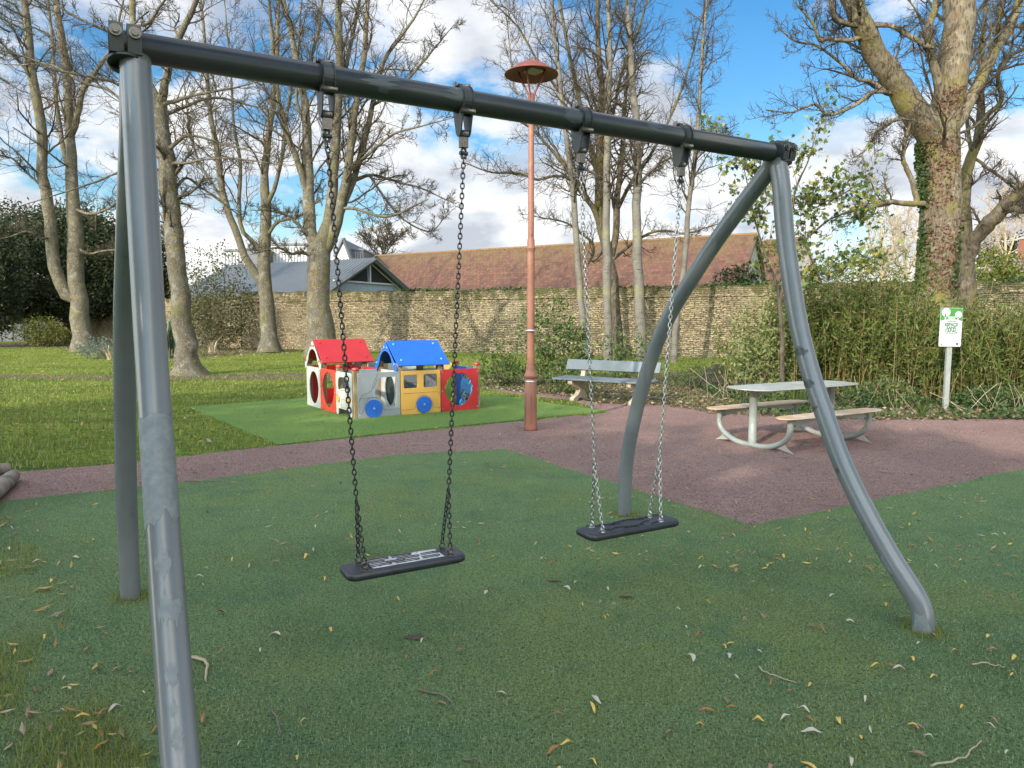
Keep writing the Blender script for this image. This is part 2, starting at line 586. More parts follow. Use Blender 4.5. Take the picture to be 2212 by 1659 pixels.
M_l_oak = leafmat('dark evergreen leaves', [(.022, .036, .014), (.040, .058, .020), (.014, .026, .012), (.060, .070, .026), (.030, .045, .020)])
M_l_bam = leafmat('bamboo leaves', [(.065, .110, .020), (.125, .170, .030), (.032, .055, .013), (.17, .195, .042), (.060, .095, .020), (.24, .215, .08)])
M_culm = leafmat('bamboo canes', [(.24, .17, .07), (.14, .13, .045), (.32, .24, .11), (.10, .08, .035)], trans=0)
M_l_map = leafmat('maple leaves', [(.070, .120, .030), (.045, .085, .024), (.110, .150, .040), (.30, .32, .10), (.055, .10, .03), (.42, .34, .04)], trans=.35)
M_l_shr = leafmat('shrub leaves', [(.045, .090, .022), (.085, .14, .035), (.12, .16, .05), (.03, .06, .018), (.20, .21, .06)])
M_l_ivy = leafmat('ivy leaves', [(.030, .070, .020), (.055, .105, .030), (.09, .13, .045), (.02, .045, .015)])
M_l_rust = leafmat('dead ivy leaves', [(.20, .095, .055), (.15, .07, .04), (.11, .06, .04), (.26, .15, .085)], trans=.1)
M_l_grey = leafmat('grey green leaves', [(.12, .16, .12), (.17, .21, .16), (.08, .11, .08)])
M_l_flax = leafmat('flax blades', [(.06, .095, .05), (.10, .13, .08), (.035, .06, .03), (.20, .22, .15)], rough=.4, trans=.1)
M_l_yel = leafmat('yellow green shrub', [(.10, .12, .025), (.16, .17, .035), (.07, .09, .02)])
M_l_bram = leafmat('bramble leaves', [(.055, .070, .025), (.09, .10, .04), (.035, .045, .018), (.15, .14, .06), (.12, .09, .05)])
M_litter = leafmat('leaf litter', [(.20, .13, .075), (.12, .08, .045), (.28, .21, .14), (.07, .045, .028), (.36, .32, .24), (.20, .10, .05), (.07, .09, .03)], trans=.05)
M_fall_y = mat('yellow fallen leaf', (.62, .44, .10), .5, var=(.50, .26, .05), vscale=30, trans=.1)
M_fall_o = mat('orange brown fallen leaf', (.36, .15, .04), .55, var=(.22, .09, .035), vscale=30, trans=.1)
M_fall_w = mat('pale dry fallen leaf', (.46, .41, .33), .5, var=(.48, .40, .30), vscale=30, trans=.1)
M_fall_b = mat('brown fallen leaf', (.19, .10, .065), .6, var=(.30, .18, .12), vscale=30)
M_fall_g = mat('yellow green fallen leaf', (.30, .36, .05), .5, var=(.42, .44, .08), vscale=20, trans=.2)
M_fall = leafmat('scattered fallen leaves', [(.50, .36, .08), (.30, .13, .04), (.42, .36, .26), (.14, .075, .045), (.30, .20, .11), (.48, .30, .06), (.10, .06, .04)], trans=.05)
M_blade = leafmat('turf fibres', [(.150, .215, .085), (.20, .25, .09), (.085, .13, .055), (.31, .36, .22), (.14, .19, .09), (.07, .11, .05)], trans=.15, rough=.7)
M_blade2 = leafmat('grass blades', [(.165, .215, .032), (.215, .26, .04), (.12, .155, .026), (.28, .28, .08), (.19, .17, .07)], trans=.3, rough=.7)
M_straw = leafmat('dry stalks', [(.42, .36, .24), (.30, .24, .15), (.52, .46, .34)], trans=0)
M_twig = mat('twig bark', (.20, .16, .12), .85, var=(.10, .075, .055), vscale=30)


# ------------------------------------------------------------------ ground
def sheet(name, outline, z, m, thick=0.0, sub=0):
    mb = MB()
    o = np.array([[p[0], p[1], z] for p in outline])
    n = len(o)
    mb.add(o, [list(range(n))])
    if thick:
        lo = o.copy()
        lo[:, 2] -= thick
        i = np.arange(n)
        j = (i + 1) % n
        mb.add(np.vstack([o, lo]), np.stack([i + n, j + n, j, i], 1))
    ob = mb.obj(name, m)
    return tag(ob, kind='structure')


def wavy(pts, amp=0.02, step=0.25):
    """subdivide an outline and roughen it"""
    out = []
    for i, a in enumerate(pts):
        b = pts[(i + 1) % len(pts)]
        a, b = np.asarray(a[:2], float), np.asarray(b[:2], float)
        L = np.linalg.norm(b - a)
        k = max(1, int(L / step))
        nrm = np.array([-(b - a)[1], (b - a)[0]]) / max(L, 1e-6)
        for q in range(k):
            out.append(a + (b - a) * q / k + (nrm * rng.normal(0, amp) if q else 0))
    return out


sheet('ground', [(-600, -600), (600, -600), (600, 900), (-600, 900)], 0.0, M_lawn)
# rubber path
Pp = lambda *a: G(*a)[:2]
path_out = wavy([Pp(-300, 1045), Pp(250, 1003), Pp(600, 963), Pp(900, 932), Pp(1310, 892), Pp(1240, 866), Pp(1100, 850), Pp(1040, 838),
                 Pp(1200, 852), Pp(1300, 872), Pp(1440, 874), Pp(1540, 892), Pp(1800, 906), Pp(2212, 906), (13, 11.2), (13, 3.0), (3, 3), (-6, 3), (-9, 6.6)], .03)
sheet('path', path_out, 0.004, M_rubber)
A = G(1090, 972)[:2]
B = G(1622, 1139)[:2]
Lf = G(-500, 1138)[:2]
Rf = G(2600, 935)[:2]
turf_out = wavy([Lf, G(440, 1040)[:2], G(860, 984)[:2], A, B, Rf, (12, 0.5), (12, -3), (-9, -3)], .012, .3)
sheet('artificial_turf', turf_out, 0.016, M_turf, .013)
t2 = wavy([Pp(405, 880), Pp(600, 962), Pp(900, 930), Pp(1316, 889), Pp(1200, 874), Pp(1097, 858), Pp(960, 848), Pp(640, 862)], .012, .3)
sheet('playhouse_turf', t2, 0.014, M_turf2, .011)
sheet('dirt_track', wavy([Pp(-400, 812), Pp(0, 809), Pp(330, 811), Pp(560, 806), Pp(800, 808), Pp(800, 820), Pp(560, 821), Pp(300, 822), Pp(0, 818), Pp(-400, 822)], .12, .8), 0.006, M_dirt)
sheet('planting_bed', wavy([Pp(1036, 838), Pp(1200, 852), Pp(1300, 872), Pp(1440, 874), Pp(1540, 892), Pp(1800, 906), Pp(2212, 906), (13, 11.2), (24, 12), (26, 22), Pp(1640, 782),
                            Pp(1500, 800), Pp(1300, 815), Pp(1050, 812)], .06, .5), 0.010, M_bed)
sheet('tree_border', wavy([Pp(-300, 752), Pp(150, 752), Pp(215, 765), Pp(330, 778), Pp(430, 772), Pp(640, 758), Pp(640, 748), Pp(200, 742), Pp(-300, 742)], .2, 1.0), 0.008, M_bed)
M_shred = leafmat('rubber shreds', [(.29, .17, .14), (.19, .105, .09), (.38, .26, .22), (.12, .065, .055), (.32, .18, .14)], trans=0, rough=.9)
# a low rough grass corner beside the turf, lower left
corner = wavy([(-9, -1), (-1.45, -1), G(150, 1659)[:2], G(70, 1500)[:2], G(95, 1420)[:2], G(20, 1250)[:2], G(-60, 1130)[:2], (-9, 4.6)], .04, .2)


# blades -------------------------------------------------------------
def inside(pts, poly):
    x, y = pts[:, 0], pts[:, 1]
    c = np.zeros(len(pts), bool)
    pl = np.asarray([q[:2] for q in poly], float)
    j = len(pl) - 1
    for i in range(len(pl)):
        xi, yi, xj, yj = *pl[i], *pl[j]
        hit = ((yi > y) != (yj > y)) & (x < (xj - xi) * (y - yi) / (yj - yi + 1e-12) + xi)
        c ^= hit
        j = i
    return c


def scatter(n, y0, y1, power=2.0, poly=None, notpoly=(), margin=0.3, side=0.74):
    """random ground points in the wedge in front of the camera, density falling with distance"""
    u = rng.random(n)
    e = 2 - power
    y = (y0 ** e + u * (y1 ** e - y0 ** e)) ** (1 / e) if abs(e) > 1e-6 else y0 * (y1 / y0) ** u
    x = (rng.random(n) * 2 - 1) * (y * side + margin)
    p = np.stack([x, y], 1)
    if poly is not None:
        p = p[inside(p, poly)]
    for q in notpoly:
        p = p[~inside(p, q)]
    return p


def blades(name, p, z, h, w, m, kind_label=None, lean=.6):
    n = len(p)
    a = rng.random(n) * 2 * math.pi
    hh = h * (.5 + rng.random(n))
    d = np.stack([np.cos(a), np.sin(a)], 1)
    base = np.c_[p, np.full(n, z)]
    sidev = np.c_[-d[:, 1], d[:, 0], np.zeros(n)] * (w / 2)
    tip = base + np.c_[d * (hh * lean * rng.random(n))[:, None], hh]
    v = np.stack([base - sidev, base + sidev, tip], 1).reshape(-1, 3)
    mb = MB().add(v, np.arange(3 * n).reshape(-1, 3))
    o = mb.obj(name, m)
    return tag(o, kind_label, 'grass', kind='stuff')


p = scatter(420000, 1.7, 9.0, 2.2, turf_out, side=.98)
blades('turf_fibres', p, .016, .0105, .0030, M_blade, 'short green plastic fibres of the artificial turf under the swings', .9)
p = scatter(190000, 3.8, 13.5, 1.6, path_out, [turf_out, t2], side=.95)
a_ = rng.random(len(p)) * 6.28
l_ = rng.uniform(.008, .024, len(p))
dx, dy = np.cos(a_) * l_ * .5, np.sin(a_) * l_ * .5
wv = .0028
z_ = .0065 + rng.random(len(p)) * .004
v = np.stack([np.c_[p[:, 0] - dx - dy * .2, p[:, 1] - dy + dx * .2, z_], np.c_[p[:, 0] + dx * .2 - dy * .2, p[:, 1] + dy * .2 - wv, z_ + .004], np.c_[p[:, 0] + dx, p[:, 1] + dy, z_]], 1).reshape(-1, 3)
tag(MB().add(v, np.arange(len(v)).reshape(-1, 3)).obj('rubber_shreds', M_shred), 'loose reddish brown shreds covering the surface of the path', 'mulch', kind='stuff')
p = scatter(60000, 8.5, 15.0, 1.4, t2)
blades('turf_fibres', p, .014, .016, .006, leafmat('bright turf fibres', [(.14, .22, .055), (.18, .26, .06), (.10, .17, .05)], trans=.2, rough=.7), 'short bright green fibres of the turf around the playhouse', .9)
corner2 = [(q[0] + .30, q[1]) for q in corner]
p = scatter(110000, 1.8, 7, 2.0, corner2, margin=.4)
nz_ = np.sin(p[:, 0] * 7.3) + np.sin(p[:, 1] * 5.1 + p[:, 0] * 3)
p = p[(nz_ + rng.normal(0, .35, len(p))) > .35]
blades('grass_tufts', p, .018, .045, .0035, M_blade2, 'loose tufts of real grass along the left edge of the turf', 1.1)
p = scatter(190000, 7.5, 42.0, 1.0, None, [turf_out, path_out, t2], margin=1, side=.95)
blades('lawn_grass', p, .0, .05, .018, M_blade2, 'short mown lawn grass between the path and the stone wall', .9)


# ------------------------------------------------------------------ stone walls
def stone_mat(name, lit=1.0):
    m = bpy.data.materials.new(name)
    m.use_nodes = True
    t = m.node_tree
    b = t.nodes['Principled BSDF']
    b.inputs['Roughness'].default_value = .95
    b.inputs['Specular IOR Level'].default_value = .1
    tcn = N(t, 'ShaderNodeTexCoord')
    nd = N(t, 'ShaderNodeTexNoise')
    nd.inputs['Scale'].default_value = 5.5
    nd.inputs['Detail'].default_value = 4
    t.links.new(tcn.outputs['UV'], nd.inputs['Vector'])
    sub = N(t, 'ShaderNodeVectorMath', operation='SUBTRACT')
    sub.inputs[1].default_value = (.5, .5, .5)
    t.links.new(nd.outputs['Color'], sub.inputs[0])
    sc = N(t, 'ShaderNodeVectorMath', operation='MULTIPLY')
    sc.inputs[1].default_value = (.26, .13, 0)
    t.links.new(sub.outputs[0], sc.inputs[0])
    ad = N(t, 'ShaderNodeVectorMath', operation='ADD')
    t.links.new(tcn.outputs['UV'], ad.inputs[0])
    t.links.new(sc.outputs[0], ad.inputs[1])
    bt = N(t, 'ShaderNodeTexBrick')
    bt.offset = .47
    bt.squash = .75
    bt.squash_frequency = 3
    bt.inputs['Color1'].default_value = (.34, .28, .18, 1)
    bt.inputs['Color2'].default_value = (.14, .115, .078, 1)
    bt.inputs['Mortar'].default_value = (.06, .047, .03, 1)
    bt.inputs['Scale'].default_value = 1
    bt.inputs['Mortar Size'].default_value = .013
    bt.inputs['Mortar Smooth'].default_value = .6
    bt.inputs['Bias'].default_value = -.1
    bt.inputs['Brick Width'].default_value = .27
    bt.inputs['Row Height'].default_value = .082
    t.links.new(ad.outputs[0], bt.inputs['Vector'])
    cur = bt.outputs['Color']

    def lay(cur, col, scale, lo, hi, stretch=(1, 1, 1), fac=1.0, mode='MIX'):
        mp = N(t, 'ShaderNodeMapping')
        mp.inputs['Scale'].default_value = stretch
        mp.inputs['Location'].default_value = (scale * 3, scale, 0)
        t.links.new(tcn.outputs['UV'], mp.inputs['Vector'])
        nz = N(t, 'ShaderNodeTexNoise')
        nz.inputs['Scale'].default_value = scale
        nz.inputs['Detail'].default_value = 6
        nz.inputs['Roughness'].default_value = .6
        t.links.new(mp.outputs[0], nz.inputs['Vector'])
        rp = ramp(t, [(lo, g(0)), (hi, g(fac))])
        t.links.new(nz.outputs['Fac'], rp.inputs[0])
        mxn = N(t, 'ShaderNodeMix', data_type='RGBA', blend_type=mode)
        t.links.new(rp.outputs[0], mxn.inputs[0])
        t.links.new(cur, mxn.inputs[6])
        mxn.inputs[7].default_value = (*col, 1)
        return mxn.outputs[2]
    cur = lay(cur, (.50, .41, .26), 7, .54, .66, fac=.8)
    cur = lay(cur, (.06, .05, .034), 6.5, .55, .66, fac=.8)
    cur = lay(cur, (.045, .037, .025), 9, .52, .62, (1, 2.4, 1), fac=.7)
    cur = lay(cur, (.33, .28, .19), .45, .52, .66, (1, 1.5, 1), fac=.6)
    cur = lay(cur, (.12, .105, .07), .9, .50, .68, fac=.7)
    # moss near the top, dirt near the foot, following the height of the wall
    sp = N(t, 'ShaderNodeSeparateXYZ')
    t.links.new(tcn.outputs['UV'], sp.inputs[0])
    nz = N(t, 'ShaderNodeTexNoise')
    nz.inputs['Scale'].default_value = 2.2
    nz.inputs['Detail'].default_value = 7
    t.links.new(tcn.outputs['UV'], nz.inputs['Vector'])
    ma = N(t, 'ShaderNodeMath', operation='MULTIPLY_ADD', i_1=3.6, i_2=-1.85)
    t.links.new(nz.outputs['Fac'], ma.inputs[0])
    mb_ = N(t, 'ShaderNodeMath', operation='ADD')
    t.links.new(ma.outputs[0], mb_.inputs[0])
    t.links.new(sp.outputs['Y'], mb_.inputs[1])
    rp = ramp(t, [(2.55 / 4, g(0)), (3.0 / 4, g(.85))])
    dv = N(t, 'ShaderNodeMath', operation='DIVIDE', i_1=4.0)
    t.links.new(mb_.outputs[0], dv.inputs[0])
    t.links.new(dv.outputs[0], rp.inputs[0])
    mxn = N(t, 'ShaderNodeMix', data_type='RGBA')
    t.links.new(rp.outputs[0], mxn.inputs[0])
    t.links.new(cur, mxn.inputs[6])
    mxn.inputs[7].default_value = (.085, .085, .035, 1)
    cur = mxn.outputs[2]
    t.links.new(cur, b.inputs['Base Color'])
    bp = N(t, 'ShaderNodeBump')
    bp.inputs['Strength'].default_value = 1.0
    bp.inputs['Distance'].default_value = .05
    inv_ = N(t, 'ShaderNodeMath', operation='SUBTRACT', i_0=1.0)
    t.links.new(bt.outputs['Fac'], inv_.inputs[1])
    nb = N(t, 'ShaderNodeTexNoise')
    nb.inputs['Scale'].default_value = 14
    nb.inputs['Detail'].default_value = 5
    t.links.new(tcn.outputs['UV'], nb.inputs['Vector'])
    sm = N(t, 'ShaderNodeMath', operation='ADD')
    t.links.new(inv_.outputs[0], sm.inputs[0])
    t.links.new(nb.outputs['Fac'], sm.inputs[1])
    t.links.new(sm.outputs[0], bp.inputs['Height'])
    t.links.new(bp.outputs[0], b.inputs['Normal'])
    return m


M_stone = stone_mat('coursed rubble stone')


def add_uv(me, o0, d):
    """UV = metres along the wall, metres up"""
    uv = me.uv_layers.new(name='UVMap')
    n = len(me.vertices)
    co = np.empty(n * 3, np.float32)
    me.vertices.foreach_get('co', co)
    co = co.reshape(-1, 3)
    li = np.empty(len(me.loops), np.int32)
    me.loops.foreach_get('vertex_index', li)
    c = co[li]
    perp = np.array([-d[1], d[0]])
    u = c[:, 0] * d[0] + c[:, 1] * d[1]
    vv = c[:, 2] + .7 * (c[:, 0] * perp[0] + c[:, 1] * perp[1])
    uv.data.foreach_set('uv', np.stack([u + 50, vv], 1).astype(np.float32).ravel())


def wall(name, a, b, h, label, th=.45, zoff=0):
    a, b = np.array(a, float), np.array(b, float)
    L = np.linalg.norm(b - a)
    d = (b - a) / L
    nrm = np.array([d[1], -d[0]])     # toward the camera side
    if nrm @ (-a) < 0:
        nrm = -nrm
    n = int(L / .35)
    s = np.linspace(0, L, n)
    top = h + np.cumsum(rng.normal(0, .012, n))
    top = h + (top - h - np.linspace(0, top[-1] - h, n)) * .8 + rng.normal(0, .018, n)
    # profile rows: foot, face under ledge, ledge out, ledge up, top front, top back, foot back
    rows = []
    for off, zz in ((0.03, -.05), (0.0, 1.2), (0.01, h - .50), (.045, h - .485), (.045, h - .43), (0.005, h - .42), (.01, None), (-th * .5, .06), (-th, None), (-th, -.05)):
        wv = rng.normal(0, .012, n) if zz is None or zz > 0 else 0
        z = top.copy() if zz is None else (top + zz if zz == .06 else np.full(n, zz))
        q = a[None] + d[None] * s[:, None] + nrm[None] * (off + wv if np.ndim(wv) else np.full(n, off))[:, None]
        rows.append(np.c_[q, z])
    v = np.stack(rows, 0)
    r = len(rows)
    idx = np.arange(r * n).reshape(r, n)
    q = np.stack([idx[:-1, :-1], idx[:-1, 1:], idx[1:, 1:], idx[1:, :-1]], -1).reshape(-1, 4)
    mb = MB().add(v.reshape(-1, 3), q, [idx[:, 0]], [idx[::-1, -1]])
    o = mb.obj(name, M_stone, origin=np.array([*a, 0]))
    add_uv(o.data, None, d)
    return tag(o, label, 'wall')


WA, WB = np.array([-15.2, 40.1]), np.array([30.0, 20.9])
wall('stone_wall', WA, WB, 3.06, 'long sunlit coursed stone wall behind the trees with mossy top')
wall('stone_wall', (-44.0, 60.0), (-15.3, 40.2), 2.9, 'shaded brown stone wall section behind the trees on the left')


def wallY(px):
    """distance of the long wall's face along the photo column px"""
    k = (px - CX) / F_PX
    m = (WB[1] - WA[1]) / (WB[0] - WA[0])
    return (WA[1] - m * WA[0]) / (1 - m * k)


# grey wall at far left
mb = MB()
for i in range(7):
    c = P(-60 + 24 * i, 700, 53)
    mb.box((c[0], 53 + i * .05, 1.1), (.80, .08, 2.2))
tag(mb.obj('panel_fence', mat('grey weathered fence', (.13, .14, .15), .9, var=(.09, .095, .10), vscale=3), origin=(-36, 53, 0)), 'grey weathered panel fence at the far left under the evergreen', 'fence')


# ------------------------------------------------------------------ buildings beyond the wall
def tile_mat():
    m = bpy.data.materials.new('mossy clay tiles')
    m.use_nodes = True
    t = m.node_tree
    b = t.nodes['Principled BSDF']
    b.inputs['Roughness'].default_value = .9
    tcn = N(t, 'ShaderNodeTexCoord')
    bt = N(t, 'ShaderNodeTexBrick')
    bt.offset = .5
    bt.inputs['Color1'].default_value = (.150, .066, .042, 1)
    bt.inputs['Color2'].default_value = (.078, .037, .028, 1)
    bt.inputs['Mortar'].default_value = (.10, .045, .03, 1)
    bt.inputs['Scale'].default_value = 1
    bt.inputs['Mortar Size'].default_value = .03
    bt.inputs['Brick Width'].default_value = .33
    bt.inputs['Row Height'].default_value = .34
    t.links.new(tcn.outputs['UV'], bt.inputs['Vector'])
    nz = N(t, 'ShaderNodeTexNoise')
    nz.inputs['Scale'].default_value = 1.3
    nz.inputs['Detail'].default_value = 8
    nz.inputs['Roughness'].default_value = .7
    t.links.new(tcn.outputs['UV'], nz.inputs['Vector'])
    sp = N(t, 'ShaderNodeSeparateXYZ')
    t.links.new(tcn.outputs['UV'], sp.inputs[0])
    # lichen thickens towards the ridge (v = 0 at the ridge, negative below)
    mr = N(t, 'ShaderNodeMapRange')
    mr.inputs['From Min'].default_value = -6
    mr.inputs['From Max'].default_value = 0
    mr.inputs['To Min'].default_value = -.06
    mr.inputs['To Max'].default_value = .16
    t.links.new(sp.outputs['Y'], mr.inputs['Value'])
    ad = N(t, 'ShaderNodeMath', operation='ADD')
    t.links.new(nz.outputs['Fac'], ad.inputs[0])
    t.links.new(mr.outputs[0], ad.inputs[1])
    rp = ramp(t, [(.54, g(0)), (.70, g(.85))])
    t.links.new(ad.outputs[0], rp.inputs[0])
    mxn = N(t, 'ShaderNodeMix', data_type='RGBA')
    t.links.new(rp.outputs[0], mxn.inputs[0])
    t.links.new(bt.outputs['Color'], mxn.inputs[6])
    mxn.inputs[7].default_value = (.120, .080, .032, 1)
    t.links.new(mxn.outputs[2], b.inputs['Base Color'])
    bp = N(t, 'ShaderNodeBump')
    bp.inputs['Strength'].default_value = .8
    bp.inputs['Distance'].default_value = .05
    t.links.new(bt.outputs['Fac'], bp.inputs['Height'])
    bp.invert = True
    t.links.new(bp.outputs[0], b.inputs['Normal'])
    return m


M_tile = tile_mat()
M_bstone = layered('grey gable stone', [((.36, .34, .30), 0, 0, 0), ((.22, .21, .19), 3, .45, .62), ((.46, .44, .40), 6, .55, .68)], .95, .5, bsc=8)


def gable_house(name, label, cat, r0, r1, hr, he, half, mroof, mwall, overh=.25, chimney=None, roof_th=.12):
    """r0,r1 ridge ends (x,y); half = half width"""
    r0, r1 = np.array(r0, float), np.array(r1, float)
    d = (r1 - r0) / np.linalg.norm(r1 - r0)
    p = np.array([d[1], -d[0]])
    if p @ (-r0) < 0:
        p = -p
    t = thing(name, label, cat, (*((r0 + r1) / 2), 0))
    L = np.linalg.norm(r1 - r0)
    w = MB()
    V = []
    for r in (r0, r1):
        for s_, z in ((1, 0), (1, he), (0, hr - .05), (-1, he), (-1, 0)):
            V.append([*(r + p * half * s_ + (d if r is r0 else -d) * overh), z])
    w.add(V, [[0, 1, 6, 5], [3, 4, 9, 8]], [[0, 1, 2, 3, 4]], [[9, 8, 7, 6, 5]])
    w.obj('wall', mwall, t)
    slope = np.hypot(half + .3, (hr - he) * (half + .3) / half)
    rf = MB()
    ez = hr - (hr - he) * (half + .35) / half
    for s_ in (1, -1):
        a0, a1 = [*r0, hr], [*r1, hr]
        b0, b1 = [*(r0 + p * (half + .35) * s_), ez], [*(r1 + p * (half + .35) * s_), ez]
        v = [a0, a1, b1, b0] + [[q[0], q[1], q[2] - roof_th] for q in (a0, a1, b1, b0)]
        rf.add(v, [[0, 1, 2, 3], [4, 7, 6, 5], [3, 2, 6, 7], [1, 5, 6, 2], [0, 3, 7, 4]])
    ro = rf.obj('roof', mroof, t)
    uv = ro.data.uv_layers.new(name='UVMap')
    base = world_loc(t)
    for lp in ro.data.loops:
        c = np.array(ro.data.vertices[lp.vertex_index].co) + base
        u = (c[:2] - r0) @ d
        vv = -abs((c[:2] - r0) @ p) * slope / (half + .3)
        uv.data[lp.index].uv = (u, vv)
    return t, ro, d, p


# long tiled barn
b0, b1 = np.array([-16.5, 71.5]), np.array([17.6, 51.8])
t, ro, d_, p_ = gable_house('tiled_barn', 'long barn with mossy red clay tile roof beyond the stone wall', 'building', b0, b1, 7.75, 3.2, 5.4, M_tile, M_bstone, .2)
rg = MB()
nR = 90
for i in range(nR):
    c = b0 + (b1 - b0) * (i + .5) / nR
    c0, c1 = c - d_ * .24, c + d_ * .2
    rg.tubes([[[*c0, 7.75], [*c1, 7.75]]], [[.13, .11]], 8)
rg.obj('ridge_tiles', mat('ochre ridge tiles', (.20, .11, .05), .9, var=(.14, .095, .045), vscale=2), t)
mb = MB()
for s_ in (1, -1):
    e = b1 + p_ * 5.75 * s_ + d_ * .02
    mb.tubes([[[*(b1 + d_ * .02), 7.66], [*e, 7.66 - 4.55 * 5.75 / 5.4]]], .09, 4)
mb.obj('verge_board', mat('dark verge', (.06, .05, .045), .8), t)

# small orange-tiled house right of the barn
q0, q1 = P(1625, 522, 75), P(1700, 532, 70)
gable_house('tiled_house', 'small house with plain orange tile roof showing right of the barn', 'building', q0[:2], (q1[0] + 1.5, q1[1]), q0[2], 4.0, 4.5, M_tile, M_bstone, .2)

# grey corrugated roof shed with open gable
M_seam = mat('grey seamed metal', (.17, .19, .215), .35, .35, var=(.13, .145, .165), vscale=1.5)
ap = np.array([-8.64, 45.0])
rl = np.array([-20.3, 51.2])
t, ro, dd, pp = gable_house('metal_roof_shed', 'low shed with ribbed grey metal roof and open timber gable behind the wall', 'building', rl, ap, 5.46, 3.35, 4.2, M_seam, mat('pale blue corrugated sheet', (.26, .33, .42), .5, var=(.22, .28, .36), vscale=3), .45, roof_th=.16)
rb = MB()
n = 46
for s_ in (1, -1):
    a = rl[None] + (ap - rl)[None] * (np.arange(n)[:, None] + .5) / n
    e = a + pp[None] * 4.55 * s_
    zr = 5.46 - (5.46 - 3.35) * 4.55 / 4.2
    pts = np.stack([np.c_[a, np.full(n, 5.48)], np.c_[e, np.full(n, zr + .02)]], 1)
    rb.tubes(pts, .035, 4, smooth=False)
rb.obj('roof_rib', mat('roof ribs', (.22, .245, .27), .35, .3), t).data.name = 'ribs'
gb = MB()
fd = dd if (dd @ (ap - rl)) > 0 else -dd
gp = ap + fd * -.42
for s_ in (1, -1):
    gb.tubes([[[*(ap + fd * .03), 5.38], [*(ap + fd * .03 + pp * 4.5 * s_), 5.38 - 2.11 * 4.5 / 4.2]]], .17, 4, smooth=False)
gb.obj('verge_board', mat('grey verge board', (.12, .13, .145), .5), t)
ob = MB()
for s_ in (1, -1):
    c0 = gp + pp * .15 * s_
    c1 = gp + pp * 2.9 * s_
    f3 = [[*(c0 + fd * .01), 3.95], [*(c1 + fd * .01), 3.95], [*(c0 + fd * .01), 5.22]]
    ob.add(f3, [[0, 1, 2]])
ob.obj('gable_opening', mat('dark gable opening', (.012, .014, .016), .9), t)
pb = MB()
pb.box((*(gp + fd * .06), 4.65), (.12, .12, 1.45), math.atan2(fd[1], fd[0]))
pb.box((*(gp + fd * .06), 3.92), (.10, 6.6, .10), math.atan2(fd[1], fd[0]))
for s_ in (1, -1):
    pb.tubes([[[*(gp + fd * .06), 5.2], [*(gp + fd * .06 + pp * 3.2 * s_), 3.6]]], .06, 4, smooth=False)
pb.obj('gable_timber', mat('weathered white timber', (.42, .43, .44), .7), t)

# modern pale buildings behind
M_pale = mat('pale cladding', (.50, .51, .52), .7, var=(.44, .45, .46), vscale=1)
M_seamd = mat('dark standing seam', (.10, .11, .125), .5)


def modern(px0, px1, ptop, Y, depth, wallm, label, gable=False, seams=0, name='modern_block'):
    a, b = P(px0, ptop, Y), P(px1, ptop, Y)
    h = a[2]
    t = thing(name, label, 'building', ((a[0] + b[0]) / 2, Y, 0))
    m = MB()
    w = b[0] - a[0]
    if not gable:
        m.box(((a[0] + b[0]) / 2, Y + depth / 2, h / 2), (w, depth, h))
        m.obj('wall', wallm, t)
        c = MB().box(((a[0] + b[0]) / 2, Y + depth / 2, h + .08), (w + .2, depth + .2, .16))
        c.obj('parapet', M_seamd, t)
    else:
        hh = h - 3.2
        V = [[a[0], Y, 0], [b[0], Y, 0], [b[0], Y, hh], [(a[0] + w * .42), Y, h], [a[0], Y, hh + 1.6]]
        V2 = [[q[0], Y + depth, q[2]] for q in V]
        m.add(V + V2, [[0, 1, 2, 3, 4]], [[9, 8, 7, 6, 5]], [[1, 6, 7, 2], [0, 4, 9, 5]])
        m.obj('wall', wallm, t)
        r = MB()
        for i, j in ((2, 3), (3, 4)):
            r.add([V[i], V[j], V2[j], V2[i]], [[0, 1, 2, 3]])
            va, vb = np.array(V[i]), np.array(V[j])
            r.tubes([[va + [0, -.05, .05], vb + [0, -.05, .05]]], .16, 4, smooth=False)
        r.obj('roof', M_seamd, t)
    if seams:
        sm = MB()
        for i in range(seams + 1):
            x = a[0] + w * i / seams
            sm.box((x, Y - .03, h - 1.35), (.06, .06, 2.4))
        sm.obj('seam', mat('seam strip', (.27, .28, .30), .6), t)
    return t


modern(486, 529, 543, 58, 6, M_pale, 'pale flat-roofed block with vertical seams left of the dark dormer', seams=6)
modern(528, 562, 540, 57, 5, M_seamd, 'dark seamed roof block between two pale flat-roofed blocks', seams=0)
modern(582, 662, 530, 60, 7, M_pale, 'wide pale seamed block with dark slot window above the metal roof', seams=12)
t = modern(722, 770, 516, 62, 8, mat('off white render', (.60, .60, .58), .8), 'off-white steep gabled building behind the metal roof', gable=True)
modern(757, 784, 541, 64, 5, M_seamd, 'small dark seamed dormer block right of the white gable', seams=5)

# house at the right edge, beyond the wall
hq = P(2170, 560, 60)
t, ro, d2, p2 = gable_house('brick_house', 'distant house with brown roof and brick chimney at the right edge', 'building', (hq[0] + .4, 60), (hq[0] + 13, 56), 6.75, 4.4, 4.2,
                            mat('brown slate roof', (.20, .145, .135), .85, var=(.15, .11, .10), vscale=2), mat('cream render', (.58, .52, .38), .85), .2)
c = MB().box((hq[0] + 1.6, 59.5, 7.3), (1.15, .8, 1.9))
ch = c.obj('chimney', mat('red brick', (.34, .15, .10), .9, var=(.24, .10, .07), vscale=6), t)
MB().box((hq[0] + 1.6, 59.5, 8.33), (1.3, .95, .14)).obj('cap', mat('pale stone cap', (.5, .47, .42), .8), ch)


# ------------------------------------------------------------------ the swing frame
U2 = np.array([.87189, .48970, 0])
N2 = np.array([.48970, -.87189, 0])
LM = np.array([-1.57555, 2.84340, 0])


